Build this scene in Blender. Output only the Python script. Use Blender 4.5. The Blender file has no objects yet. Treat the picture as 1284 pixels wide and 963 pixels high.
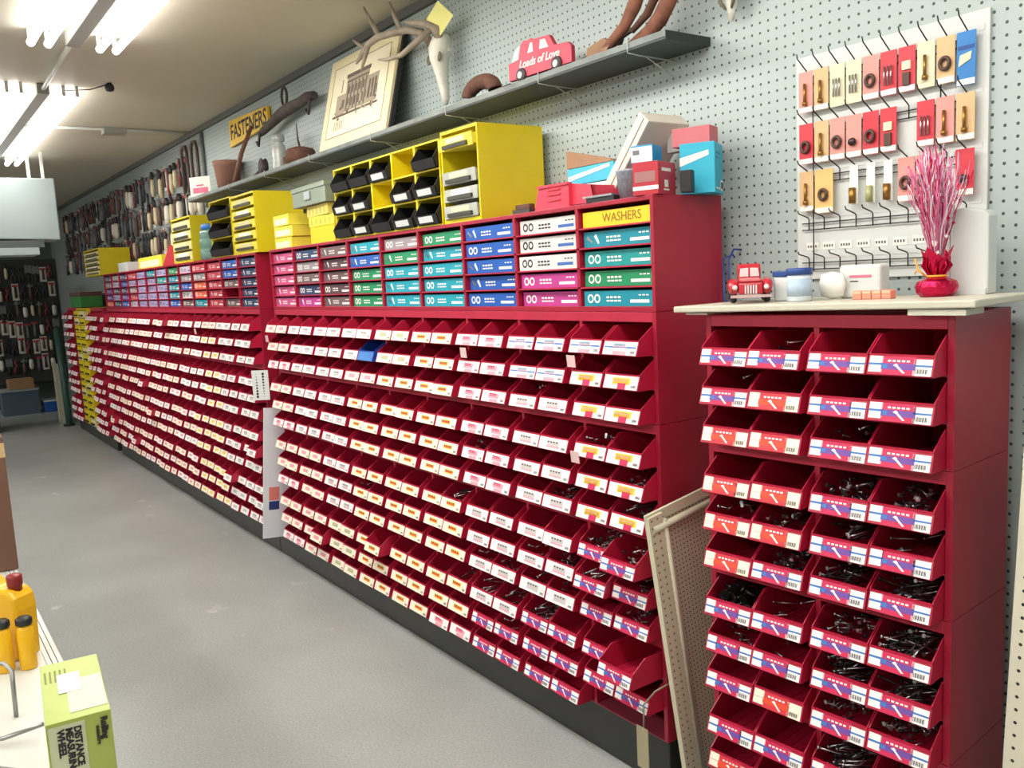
import bpy, bmesh, math, random
from mathutils import Vector, Matrix
random.seed(7)
scene = bpy.context.scene
COL = scene.collection
PI = math.pi

# ------------------------------------------------------------------ camera
S = 1.25
YAW, PITCH, ROLL, FPX = .9525, -.1242, -.05, 1089.3
cam_d = bpy.data.cameras.new('camera'); cam = bpy.data.objects.new('camera', cam_d); COL.objects.link(cam)
_cy, _sy = math.cos(YAW), math.sin(YAW)
F = Vector((-_sy * math.cos(PITCH), _cy * math.cos(PITCH), math.sin(PITCH)))
r0 = Vector((_cy, _sy, 0)); u0 = r0.cross(F)
RR = math.cos(ROLL) * r0 + math.sin(ROLL) * u0
UU = -math.sin(ROLL) * r0 + math.cos(ROLL) * u0
M = Matrix((RR, UU, -F)).transposed().to_4x4()
M.translation = Vector((1.2782 * S, -1.28 * S, 1.1454 * S))
cam.matrix_world = M
cam_d.sensor_width = 36; cam_d.lens = 36 * FPX / 1284; cam_d.clip_start = .02; cam_d.clip_end = 60
scene.camera = cam

# ------------------------------------------------------------------ world, exposure
w = bpy.data.worlds.new('world'); scene.world = w; w.use_nodes = True
w.node_tree.nodes['Background'].inputs[0].default_value = (.75, .82, .85, 1)
w.node_tree.nodes['Background'].inputs[1].default_value = .3
vs = scene.view_settings
vs.view_transform = 'Standard'; vs.look = 'None'; vs.gamma = 1; vs.use_curve_mapping = False
vs.exposure = -0.12
LAMP = 1.0

# lamps of the aisle, plus an added unseen fill row: every one sits at a fluorescent fixture on the ceiling (fixtures are built below)
FIXT = [  # x0, x1, y
    (-2.62, -.20, -.82), (-6.35, -3.62, -.80), (-.05, 2.35, -.82),
    (-2.62, -.20, -3.4), (-6.45, -3.68, -3.4), (-.05, 2.35, -3.4), (-10.6, -8.0, -3.0)]  # unseen row added as fill; its last fixture brightens the far end
ZC = 2.55
def lamp(x0, x1, y, power):
    l = bpy.data.lights.new('tube_light', 'AREA'); l.shape = 'RECTANGLE'
    l.size = x1 - x0; l.size_y = .36; l.energy = power; l.color = (1, .985, .95)
    o = bpy.data.objects.new('tube_light', l); COL.objects.link(o)
    o.location = ((x0 + x1) / 2, y, ZC - .085)
for k, (a, b, y) in enumerate(FIXT):
    lamp(a, b, y, (30, 20, 18, 50, 34, 38, 40)[k] * LAMP)

# ------------------------------------------------------------------ materials
def srgb(r, g, b):
    f = lambda v: (v / 255 / 12.92) if v / 255 <= .04045 else ((v / 255 + .055) / 1.055) ** 2.4
    return (f(r), f(g), f(b), 1)
MATS = {}
def mat(name, rgb, rough=.5, metal=0, noise=0, scale=20, coat=0, trans=0, emis=0, bump=0, spec=.5):
    if name in MATS: return MATS[name]
    m = bpy.data.materials.new(name); m.use_nodes = True; nt = m.node_tree
    b = nt.nodes['Principled BSDF']; c = srgb(*rgb)
    b.inputs['Base Color'].default_value = c
    b.inputs['Roughness'].default_value = rough; b.inputs['Metallic'].default_value = metal
    b.inputs['Coat Weight'].default_value = coat; b.inputs['Transmission Weight'].default_value = trans
    b.inputs['Specular IOR Level'].default_value = spec
    if emis:
        b.inputs['Emission Color'].default_value = c; b.inputs['Emission Strength'].default_value = emis
    if noise or bump:
        tc = nt.nodes.new('ShaderNodeTexCoord'); n = nt.nodes.new('ShaderNodeTexNoise')
        n.inputs['Scale'].default_value = scale; n.inputs['Detail'].default_value = 6
        nt.links.new(tc.outputs['Object'], n.inputs['Vector'])
        if noise:
            r = nt.nodes.new('ShaderNodeValToRGB'); k0, k1 = 1 - noise, 1 + noise * .6
            r.color_ramp.elements[0].position = .3; r.color_ramp.elements[1].position = .7
            r.color_ramp.elements[0].color = (c[0] * k0, c[1] * k0, c[2] * k0, 1)
            r.color_ramp.elements[1].color = tuple(min(1, v * k1) for v in c[:3]) + (1,)
            nt.links.new(n.outputs['Fac'], r.inputs['Fac']); nt.links.new(r.outputs['Color'], b.inputs['Base Color'])
        if bump:
            bp = nt.nodes.new('ShaderNodeBump'); bp.inputs['Strength'].default_value = bump
            nt.links.new(n.outputs['Fac'], bp.inputs['Height']); nt.links.new(bp.outputs['Normal'], b.inputs['Normal'])
    MATS[name] = m; return m

def pegboard(name, rgb, pitch, rad, axes, hole=(35, 45, 45), rough=.45, off=(0, 0)):
    """painted hardboard with a square grid of punched holes (object coordinates)"""
    if name in MATS: return MATS[name]
    m = bpy.data.materials.new(name); m.use_nodes = True; nt = m.node_tree; N = nt.nodes; L = nt.links
    b = N['Principled BSDF']; b.inputs['Roughness'].default_value = rough
    tc = N.new('ShaderNodeTexCoord'); sp = N.new('ShaderNodeSeparateXYZ'); L.new(tc.outputs['Object'], sp.inputs[0])
    def math_(op, a, bb=None):
        q = N.new('ShaderNodeMath'); q.operation = op
        for i, v in enumerate((a, bb)):
            if v is None: continue
            if isinstance(v, (int, float)): q.inputs[i].default_value = v
            else: L.new(v, q.inputs[i])
        return q.outputs[0]
    d = []
    for k, ax in enumerate(axes):
        v = math_('DIVIDE', math_('ADD', sp.outputs[ax], off[k]), pitch)
        v = math_('SUBTRACT', math_('FLOORED_MODULO', v, 1.0), .5)
        d.append(math_('MULTIPLY', v, v))
    dist = math_('SQRT', math_('ADD', d[0], d[1]))
    inside = math_('LESS_THAN', dist, rad / pitch)
    n = N.new('ShaderNodeTexNoise'); n.inputs['Scale'].default_value = 3; L.new(tc.outputs['Object'], n.inputs['Vector'])
    r = N.new('ShaderNodeValToRGB'); c = srgb(*rgb)
    r.color_ramp.elements[0].color = tuple(v * .93 for v in c[:3]) + (1,); r.color_ramp.elements[1].color = c
    L.new(n.outputs['Fac'], r.inputs['Fac'])
    mx = N.new('ShaderNodeMix'); mx.data_type = 'RGBA'
    L.new(inside, mx.inputs['Factor']); L.new(r.outputs['Color'], mx.inputs['A']); mx.inputs['B'].default_value = srgb(*hole)
    L.new(mx.outputs['Result'], b.inputs['Base Color'])
    bp = N.new('ShaderNodeBump'); bp.invert = True; bp.inputs['Strength'].default_value = .5; bp.inputs['Distance'].default_value = .002
    L.new(inside, bp.inputs['Height']); L.new(bp.outputs['Normal'], b.inputs['Normal'])
    MATS[name] = m; return m

RED = mat('red_paint', (164, 28, 54), .33, noise=.1, scale=6)
RED2 = mat('red_shelf_paint', (180, 30, 62), .5, noise=.1, scale=9)
BINR = mat('red_bin_plastic', (184, 26, 60), .42, noise=.06, scale=12)
BINBLUE = mat('blue_bin_plastic', (30, 70, 165), .45)
YEL = mat('yellow_paint', (226, 204, 24), .4, noise=.06, scale=7)
YEL2 = mat('yellow_card', (240, 222, 70), .6, noise=.08, scale=14)
BLACKP = mat('black_plastic', (28, 28, 31), .5)
KICK = mat('black_kick_plate', (40, 42, 40), .35, noise=.25, scale=9)
WHITE = mat('white_plastic', (214, 217, 215), .4)
PAPER = mat('white_paper', (240, 238, 230), .7)
CREAM = mat('cream_paper', (240, 226, 186), .8)
SHELFG = mat('grey_shelf_paint', (46, 52, 52), .5, noise=.2, scale=8)
METAL = mat('bright_steel', (185, 188, 190), .3, metal=1)
DSTEEL = mat('dark_steel', (70, 72, 74), .35, metal=.9)
WIREB = mat('black_wire', (22, 22, 24), .4)
RUST = mat('rusty_iron', (104, 68, 54), .8, noise=.35, scale=30, bump=.4)
IRON = mat('old_dark_iron', (74, 62, 58), .7, noise=.3, scale=25, bump=.4)
BONE = mat('antler_bone', (156, 142, 126), .6, noise=.25, scale=25, bump=.2)
SKULLM = mat('skull_bone', (226, 222, 210), .6, noise=.12, scale=25, bump=.2)
BEIGE = mat('beige_paint', (204, 200, 176), .45, noise=.06, scale=5)
COUNTER = mat('off_white_laminate', (204, 200, 182), .4, noise=.04, scale=5)
GREYBOX = mat('grey_green_metal', (128, 138, 122), .45, noise=.12, scale=9)
CARDB = mat('cardboard', (168, 128, 92), .8, noise=.08, scale=20)
INK = mat('black_ink', (34, 32, 34), .7)

# ------------------------------------------------------------------ mesh helpers
class MB:
    """collects shapes; build() links them as ONE mesh object"""
    def __init__(s): s.v = []; s.f = []; s.m = []; s.sm = []; s.mats = []
    def mi(s, m):
        if m not in s.mats: s.mats.append(m)
        return s.mats.index(m)
    def face(s, pts, m, smooth=False):
        i = len(s.v); s.v += [tuple(p) for p in pts]; s.f.append(tuple(range(i, i + len(pts)))); s.m.append(s.mi(m)); s.sm.append(smooth)
    def box(s, x0, x1, y0, y1, z0, z1, m, mx=None):
        i = len(s.v)
        P = [(x, y, z) for z in (z0, z1) for y in (y0, y1) for x in (x0, x1)]
        if mx is not None: P = [tuple(mx @ Vector(p)) for p in P]
        s.v += P
        for q in ((0, 2, 3, 1), (4, 5, 7, 6), (0, 1, 5, 4), (2, 6, 7, 3), (0, 4, 6, 2), (1, 3, 7, 5)):
            s.f.append(tuple(i + k for k in q)); s.m.append(s.mi(m)); s.sm.append(False)
        return s
    def prism(s, prof, axis, a0, a1, m, mx=None):
        """prof: 2D polygon in the two other axes, extruded along axis"""
        n = len(prof); i = len(s.v)
        def P(p, a):
            q = [p[0], p[1]]; q.insert(axis, a); q = Vector(q)
            return tuple(mx @ q) if mx is not None else tuple(q)
        s.v += [P(p, a0) for p in prof] + [P(p, a1) for p in prof]
        mi = s.mi(m)
        s.f.append(tuple(range(i, i + n))[::-1]); s.f.append(tuple(range(i + n, i + 2 * n)))
        for k in range(n): s.f.append((i + k, i + (k + 1) % n, i + n + (k + 1) % n, i + n + k))
        s.m += [mi] * (n + 2); s.sm += [False] * (n + 2)
        return s
    def tube(s, pts, rad, m, seg=8, caps=True, flat=1.0):
        pts = [Vector(p) for p in pts]; n = len(pts)
        rr = rad if isinstance(rad, (list, tuple)) else [rad] * n
        mi = s.mi(m); base = len(s.v); up = None
        for k, p in enumerate(pts):
            d = (pts[min(k + 1, n - 1)] - pts[max(k - 1, 0)])
            d = d.normalized() if d.length > 1e-9 else Vector((0, 0, 1))
            if up is None: up = Vector((0, 0, 1)) if abs(d.z) < .9 else Vector((0, 1, 0))
            a = d.cross(up).normalized(); b = a.cross(d).normalized(); up = b
            for j in range(seg):
                t = 2 * PI * j / seg
                s.v.append(tuple(p + rr[k] * (math.cos(t) * a + flat * math.sin(t) * b)))
        for k in range(n - 1):
            for j in range(seg):
                s.f.append((base + k * seg + j, base + k * seg + (j + 1) % seg, base + (k + 1) * seg + (j + 1) % seg, base + (k + 1) * seg + j))
                s.m.append(mi); s.sm.append(True)
        if caps:
            s.f.append(tuple(base + j for j in range(seg))[::-1]); s.m.append(mi); s.sm.append(False)
            s.f.append(tuple(base + (n - 1) * seg + j for j in range(seg))); s.m.append(mi); s.sm.append(False)
        return s
    def lathe(s, prof, c, m, seg=24, axis=2, jitter=0, sx=1, sy=1):
        """prof: (radius, height) pairs round the axis through c"""
        mi = s.mi(m); base = len(s.v); n = len(prof)
        for (r, h) in prof:
            for j in range(seg):
                t = 2 * PI * j / seg; q = r * (1 + random.uniform(-jitter, jitter))
                a, b = q * math.cos(t) * sx, q * math.sin(t) * sy
                v = {2: (a, b, h), 1: (a, h, b), 0: (h, a, b)}[axis]
                s.v.append((c[0] + v[0], c[1] + v[1], c[2] + v[2]))
        for k in range(n - 1):
            for j in range(seg):
                s.f.append((base + k * seg + j, base + k * seg + (j + 1) % seg, base + (k + 1) * seg + (j + 1) % seg, base + (k + 1) * seg + j))
                s.m.append(mi); s.sm.append(jitter == 0)
        for k in (0, n - 1):
            if prof[k][0] > 1e-5: s.f.append(tuple(base + k * seg + j for j in range(seg))); s.m.append(mi); s.sm.append(False)
        return s
    def mesh(s, name, bevel=0):
        me = bpy.data.meshes.new(name); me.from_pydata(s.v, [], s.f)
        for m in s.mats: me.materials.append(m)
        for p, mi, sm in zip(me.polygons, s.m, s.sm): p.material_index = mi; p.use_smooth = sm
        bm = bmesh.new(); bm.from_mesh(me); bmesh.ops.remove_doubles(bm, verts=bm.verts, dist=1e-6)
        bmesh.ops.recalc_face_normals(bm, faces=bm.faces)
        bm.to_mesh(me); bm.free(); me.update(); return me
    def build(s, name, parent=None, bevel=0):
        o = bpy.data.objects.new(name, s.mesh(name)); COL.objects.link(o)
        if parent is not None: o.parent = parent
        if bevel:
            b = o.modifiers.new('bevel', 'BEVEL'); b.width = bevel; b.segments = 2; b.limit_method = 'ANGLE'; b.angle_limit = .7
        return o

def tag(o, label=None, cat=None, group=None, kind=None):
    if label: o['label'] = label
    if cat: o['category'] = cat
    if group: o['group'] = group
    if kind: o['kind'] = kind
    return o
def thing(name, label, cat, loc=(0, 0, 0), rz=0, group=None, rot=None):
    o = bpy.data.objects.new(name, None); COL.objects.link(o); o.empty_display_size = .05
    o.location = loc; o.rotation_euler = rot or (0, 0, rz); return tag(o, label, cat, group)
def structure(o): o['kind'] = 'structure'; return o
def copy_tree(o, parent=None):
    c = o.copy(); COL.objects.link(c); c.parent = parent
    for ch in o.children: copy_tree(ch, c)
    return c
def text_mb(mb, body, size, m, mx, extrude=.0006, shear=0, align='CENTER', bold=0):
    cu = bpy.data.curves.new('t', 'FONT'); cu.body = body; cu.size = size; cu.extrude = extrude
    cu.align_x = align; cu.align_y = 'CENTER'; cu.shear = shear; cu.offset = bold; cu.resolution_u = 3
    o = bpy.data.objects.new('t', cu); COL.objects.link(o)
    dg = bpy.context.evaluated_depsgraph_get(); me = bpy.data.meshes.new_from_object(o.evaluated_get(dg))
    i = len(mb.v); mb.v += [tuple(mx @ v.co) for v in me.vertices]; mi = mb.mi(m)
    for p in me.polygons: mb.f.append(tuple(i + k for k in p.vertices)); mb.m.append(mi); mb.sm.append(False)
    bpy.data.objects.remove(o); bpy.data.curves.remove(cu); bpy.data.meshes.remove(me)
RX = Matrix.Rotation(PI / 2, 4, 'X')          # text standing up, facing -Y
def face_negy(x, y, z): return Matrix.Translation((x, y, z)) @ RX
NW = ['', 'one', 'two', 'three', 'four', 'five', 'six', 'seven', 'eight', 'nine', 'ten', 'eleven', 'twelve']
ORD = ['', 'first', 'second', 'third', 'fourth', 'fifth', 'sixth', 'seventh', 'eighth', 'ninth', 'tenth', 'eleventh', 'twelfth',
       'thirteenth', 'fourteenth', 'fifteenth', 'sixteenth', 'seventeenth', 'eighteenth', 'nineteenth', 'twentieth']
def ordn(k):
    if k <= 20: return ORD[k]
    t = {2: 'twenty', 3: 'thirty', 4: 'forty', 5: 'fifty', 6: 'sixty'}[k // 10]
    return t + '-' + ORD[k % 10] if k % 10 else {3: 'thirtieth', 4: 'fortieth', 5: 'fiftieth'}[k // 10]

# ------------------------------------------------------------------ room
WY = .30                                        # the pegboard wall
XL, XR, YF = -11.6, 4.0, -5.5
def floor_mat():
    m = bpy.data.materials.new('grey_vinyl_floor'); m.use_nodes = True; nt = m.node_tree; N = nt.nodes; L = nt.links
    b = N['Principled BSDF']; tc = N.new('ShaderNodeTexCoord')
    def noise(scale, det): n = N.new('ShaderNodeTexNoise'); n.inputs['Scale'].default_value = scale; n.inputs['Detail'].default_value = det; L.new(tc.outputs['Object'], n.inputs['Vector']); return n
    a = noise(120, 3); c = noise(1.6, 5); st = noise(5, 8)
    r = N.new('ShaderNodeValToRGB'); r.color_ramp.elements[0].position = .35; r.color_ramp.elements[1].position = .65
    r.color_ramp.elements[0].color = srgb(162, 165, 162); r.color_ramp.elements[1].color = srgb(180, 182, 179)
    L.new(a.outputs['Fac'], r.inputs['Fac'])
    r2 = N.new('ShaderNodeValToRGB'); r2.color_ramp.elements[0].position = .3; r2.color_ramp.elements[1].position = .7
    r2.color_ramp.elements[0].color = (.8, .8, .8, 1); r2.color_ramp.elements[1].color = (1, 1, 1, 1)
    L.new(c.outputs['Fac'], r2.inputs['Fac'])
    mx = N.new('ShaderNodeMix'); mx.data_type = 'RGBA'; mx.blend_type = 'MULTIPLY'; mx.inputs['Factor'].default_value = 1
    L.new(r.outputs['Color'], mx.inputs['A']); L.new(r2.outputs['Color'], mx.inputs['B'])
    # pale scuffs
    r3 = N.new('ShaderNodeValToRGB'); r3.color_ramp.elements[0].position = .68; r3.color_ramp.elements[1].position = .74
    r3.color_ramp.elements[0].color = (0, 0, 0, 1); r3.color_ramp.elements[1].color = (.45, .45, .45, 1)
    L.new(st.outputs['Fac'], r3.inputs['Fac'])
    m2 = N.new('ShaderNodeMix'); m2.data_type = 'RGBA'; L.new(r3.outputs['Color'], m2.inputs['Factor'])
    L.new(mx.outputs['Result'], m2.inputs['A']); m2.inputs['B'].default_value = srgb(222, 223, 220)
    L.new(m2.outputs['Result'], b.inputs['Base Color'])
    b.inputs['Roughness'].default_value = .33
    return m
structure(MB().box(XL, XR, YF, WY, -.1, 0, floor_mat()).build('floor'))
CEIL = mat('painted_ceiling', (196, 190, 176), .6, noise=.05, scale=1.2)
structure(MB().box(XL, XR, YF, WY, ZC, ZC + .1, CEIL).build('ceiling'))
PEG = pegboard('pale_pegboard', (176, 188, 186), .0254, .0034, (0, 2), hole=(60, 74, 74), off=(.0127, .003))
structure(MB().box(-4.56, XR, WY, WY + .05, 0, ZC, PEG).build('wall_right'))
PLASTER = mat('grey_wall_paint', (196, 200, 196), .6, noise=.08, scale=3)
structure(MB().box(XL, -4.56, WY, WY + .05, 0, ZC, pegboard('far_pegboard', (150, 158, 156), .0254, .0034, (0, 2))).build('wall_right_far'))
structure(MB().box(XL - .05, XL, YF, WY, 0, ZC, mat('dark_back_wall', (96, 102, 102), .7, noise=.2, scale=3)).build('wall_back'))  # back wall in a darker grey than the other walls
structure(MB().box(XR, XR + .05, YF, WY, 0, ZC, PLASTER).build('wall_front'))
structure(MB().box(XL, XR, YF - .05, YF, 0, ZC, PLASTER).build('wall_left'))
structure(MB().box(-11.5, 3.9, WY - .02, WY, ZC - .035, ZC, mat('dark_cornice', (92, 92, 90), .6)).build('trim_1'))

# ceiling fixtures
TUBE = mat('lit_tube', (255, 252, 245), .4, emis=13)
HOUS = mat('fixture_housing', (205, 205, 200), .4)
def fixture(x0, x1, y, label):
    """channel with a lit tube pair on either side"""
    t = thing('fluorescent_fixture', label, 'ceiling light', ((x0 + x1) / 2, y, ZC), group='fluorescent fixtures on the ceiling')
    h = (x1 - x0) / 2
    MB().box(-h, h, -.03, .03, -.055, -.001, mat('channel_grey', (150, 150, 146), .5)).build('channel', t, .003)
    for dy in (-.165, -.10, .10, .165):
        for k in range(2):
            a = -h + .03 + k * (2 * h - .06) / 2; b = a + (2 * h - .06) / 2 - .02
            MB().tube([(a, dy, -.06), (b, dy, -.06)], .016, TUBE, 12).build('tube', t)
    for e in (-h + .012, -.01, h - .03):
        for dy in (-.165, -.10, .10, .165): MB().box(e, e + .012, dy - .008, dy + .008, -.055, -.001, HOUS).build('lamp_holder', t)
    return t
LAB = ['bright twin-tube fluorescent ceiling light over the aisle, nearer the camera', 'twin-tube fluorescent ceiling light over the far end of the aisle',
       'twin-tube fluorescent ceiling light above the camera', 'added twin-tube fill light out of view, second row, middle one', 'added twin-tube fill light out of view, second row, far one', 'added twin-tube fill light out of view, second row, near one', 'added twin-tube fill light out of view, brightening the far end']
for (a, b, y), l in zip(FIXT, LAB): fixture(a, b, y, l)
# conduits on the ceiling and wall, and a small ceiling device
c = MB().tube([(-3.61, -.80, ZC - .03), (-2.63, -.82, ZC - .03)], .011, HOUS).build('ceiling_conduit')
tag(c, 'thin conduit on the ceiling joining the two bright tube lights', 'conduit')
c = thing('ceiling_conduit', 'thin conduit running across the ceiling to the pegboard wall, with a junction box', 'conduit', (-4.85, -.2, ZC))
MB().tube([(0, -.55, -.012), (.05, .48, -.012)], .009, HOUS).build('pipe', c)
MB().box(-.05, .05, -.08, .06, -.04, -.001, mat('junction_metal', (170, 170, 165), .4, metal=.5)).build('junction_box', c)
c = MB().tube([(-4.57, WY - .015, ZC - .04), (-4.57, WY - .015, 2.0)], .012, mat('grey_conduit', (120, 122, 120), .5)).build('wall_conduit')
tag(c, 'grey vertical conduit pipe at the left end of the pale pegboard', 'conduit')
c = thing('ceiling_sensor', 'small black round device hanging from the ceiling right of the tube lights', 'sensor', (-3.5, -.5, ZC))
MB().lathe([(.0, -.045), (.018, -.04), (.025, -.028), (.022, -.012), (.012, -.001)], (0, 0, 0), BLACKP, 16).build('body', c)
MB().tube([(-.0, 0, -.004), (-.1, -.08, -.02), (-.22, -.18, -.01)], .003, BLACKP, 6).build('cable', c)

# hanging heater at the left
h = thing('unit_heater', 'large pale grey metal heater box hanging from the ceiling at left', 'heater', (-6.0, -.95, 1.88))
GREYM = mat('pale_grey_metal', (138, 150, 150), .4, noise=.06, scale=2)
MB().prism([(-.55, .03), (-.55, .46), (.52, .47), (.52, .0)], 0, -.35, 0, GREYM).build('casing', h, .01)
MB().box(-.33, .02, -.6, .40, -.055, .0, mat('dark_grille', (60, 66, 66), .5)).build('grille', h)
MB().box(-.34, .03, -.6, .36, -.11, -.056, GREYM).build('lower_tray', h)
for y in (.345, .44): MB().box(-.05, -.03, y, y + .02, .46, .67, HOUS).build('hanger', h)

# ------------------------------------------------------------------ racks
HM, OPEN, RAILT = .2944, .268, .0262
PITCH_R = OPEN / 3
def make_rack(name, label, cat, x0, W, nb, ztop, group, frame=None, depth=.257, stile=.012, bays=None):
    """module: outer height HM, its top rail at the top; local origin = front right bottom corner"""
    o, rot = frame or ((x0, 0), 0)
    t = thing(name, label, cat, (o[0], o[1], ztop - HM + .0005), rot, group)
    wid = W * nb; H = HM - .001
    for s_ in (0, 1):
        a = -wid * s_; MB().box(a - (.014 if not s_ else 0), a + (.014 if s_ else 0), 0, depth, 0, H, RED).build('side_panel', t, .001)
    MB().box(-wid + .014, -.014, depth - .004, depth, 0, H, RED).build('back_panel', t)
    MB().box(-wid + .014, -.014, 0, .02, H - RAILT, H, RED2).build('top_rail', t, .001)
    for b in range(1, nb):
        MB().box(-b * W - stile / 2, -b * W + stile / 2, .001, depth - .004, .0, H - RAILT, RED).build('divider', t)
    for r in range(3):
        z = r * PITCH_R
        MB().box(-wid + .014, -.014, .0, depth - .004, z + .0001, z + .003, mat('shelf_edge', (150, 60, 78), .35, metal=.2)).build('shelf', t)
    return t

# ------------------------------------------------------------------ bins
def bin_mesh(wd, m):
    """open-fronted stacking bin: hopper sides, low lip, bottom and back; origin at bottom centre of the opening"""
    mb = MB(); D = .225; h = .076; t = .0022; x = wd / 2
    prof = [(D, 0), (D, h), (.0, h), (-.046, .044), (-.048, .038), (-.060, .003), (-.056, 0)]
    for s_ in (-1, 1):
        a, b = (s_ * x, s_ * (x - t)); mb.prism(prof, 0, min(a, b), max(a, b), m)
    mb.box(-x + t, x - t, -.052, D, 0, t, m)
    mb.box(-x + t, x - t, D - t, D, 0, h, m)
    mb.prism([(-.060, .003), (-.048, .038), (-.046, .038), (-.056, .0)], 0, -x + t, x - t, m)
    # rounded rim of the lip and ribs on the back
    mb.box(-x, x, -.0495, -.0435, .0375, .041, m)
    for k in range(5): mb.box(-x * .7 + k * x * .35 - .0015, -x * .7 + k * x * .35 + .0015, D - .006, D - t, .01, h - .006, m)
    for k in range(4): mb.box(-x * .6 + k * x * .4 - .001, -x * .6 + k * x * .4 + .001, .0, D - .02, t, t + .0015, m)
    # hang lip at the rear rim
    mb.box(-x, x, D - .0005, D + .005, h - .008, h, m)
    return mb.mesh('parts_bin')
LC = {k: mat('label_' + k, v, .5) for k, v in dict(
    w=(244, 240, 238), c=(246, 236, 214), mag=(206, 36, 84), vio=(112, 72, 158), blu=(58, 104, 176), ora=(226, 74, 44), redp=(214, 50, 62),
    yel=(240, 206, 74), grn=(176, 186, 140), gry=(200, 194, 192), pnk=(236, 158, 172), cy=(96, 150, 188), cyan=(60, 120, 190)).items()}
def label_mesh(wd, style):
    """a sticker wrapped on the lip: coloured panels in slightly raised quads"""
    mb = MB(); x = wd / 2 - .003
    def pt(u, v, e):   # u across 0..1, v up 0..1 on the lip
        y0, z0, y1, z1 = -.0603, .0035, -.0486, .0375
        return (-x + 2 * x * u, y0 + (y1 - y0) * v - e, z0 + (z1 - z0) * v)
    def q(u0, u1, v0, v1, m, e=.0004):
        mb.face([pt(u0, v0, e), pt(u1, v0, e), pt(u1, v1, e), pt(u0, v1, e)], LC[m] if isinstance(m, str) else m)
    def bars(u0, u1, v0, v1):
        n = 9
        for k in range(n):
            a = u0 + (u1 - u0) * k / n; q(a, a + (u1 - u0) / n * (.35 + .3 * (k % 2)), v0, v1, INK, .0009)
    if style in ('nb', 'no'):
        base, low = ('w', 'vio') if style == 'nb' else ('c', 'ora')
        q(.20, .75, 0, 1.0, 'mag' if style == 'nb' else 'redp', .0004)
        q(.20, .75, .28, .62, low, .0006)
        q(0, .22, .12, 1, base); q(.71, 1, 0, .88, base)
        if style == 'nb': q(0, .22, .50, .62, 'cyan', .0006); q(.71, 1, .48, .58, 'cyan', .0006); q(.22, .3, .35, .55, 'cyan', .0008)
        else: q(0, .22, .5, .56, 'gry', .0006)
        bars(.76, .95, .12, .36)
        for k in range(5): q(.30 + k * .075, .35 + k * .075, .70, .80, 'w', .0008)       # line of small type
        mb.face([pt(.42, .50, .0009), pt(.47, .50, .0009), pt(.60, .12, .0009), pt(.56, .10, .0009)], LC['w'])   # the pictured screw
        mb.face([pt(.39, .52, .001), pt(.44, .62, .001), pt(.48, .52, .001), pt(.44, .44, .001)], LC['w'])
    elif style == 'bb':
        q(0, 1, 0, 1, 'cyan')
    else:
        base = 'c' if style in ('y', 'yg', 'cr') else 'w'
        q(0, 1, .0, 1, base)
        acc = {'y': 'yel', 'yr': 'yel', 'w': 'gry', 'p': 'pnk', 'wb': 'cyan', 'cr': 'pnk', 'yg': 'grn', 'wd': 'gry', 'pale': 'cy'}[style]
        q(.28, .72, .34, .78, acc if style != 'wb' else 'w', .0006)
        if style in ('y', 'yg'): q(.30, .7, .45, .62, 'ora' if style == 'y' else 'grn', .0007)
        if style == 'yr': q(.25, .78, .35, .85, 'yel', .0006); q(.42, .66, .0, .45, 'mag', .0007)
        if style == 'wb': q(.02, .98, .52, .64, 'cyan', .0006); q(.3, .7, .0, .3, 'pnk', .0006); q(.3, .66, .66, .84, 'cy', .0006)
        if style in ('w', 'wd'): q(.28, .74, .2, .34, 'pnk' if style == 'w' else 'gry', .0007); q(.0, 1, .52, .56, 'gry', .0006)
        if style == 'p': q(.3, .6, .55, .8, 'mag', .0007); q(.35, .7, .0, .3, 'pnk', .0007)
        for k in range(4): q(.30 + k * .1, .36 + k * .1, .60, .70, INK if style in ('w', 'wd', 'y') else 'pnk', .0009)
        bars(.82, .96, .14, .34)
    return mb.mesh('bin_label')
STYLE_WORDS = dict(nb='blue and magenta labels', no='orange and cream labels', bb='a blue label', y='yellow labels', yr='yellow and red labels', w='white labels',
                   p='pink and white labels', wb='white and blue labels', cr='cream labels', yg='pale green labels', wd='grey and white labels', pale='pale blue labels')
_bm = {}; _lm = {}
def put_bin(x, y, z, rot, wd, style, label, group, blue=False, tilt=0):
    kb = (round(wd, 3), blue)
    if kb not in _bm: _bm[kb] = bin_mesh(wd, BINBLUE if blue else BINR)
    kl = (round(wd, 3), style)
    o = bpy.data.objects.new('parts_bin', _bm[kb]); COL.objects.link(o)
    o.location = (x, y, z); o.rotation_euler = (tilt, 0, rot); tag(o, label, 'bin', group)
    if style:
        if kl not in _lm: _lm[kl] = label_mesh(wd, style)
        l = bpy.data.objects.new('label', _lm[kl]); COL.objects.link(l); l.parent = o
    return o

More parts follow.
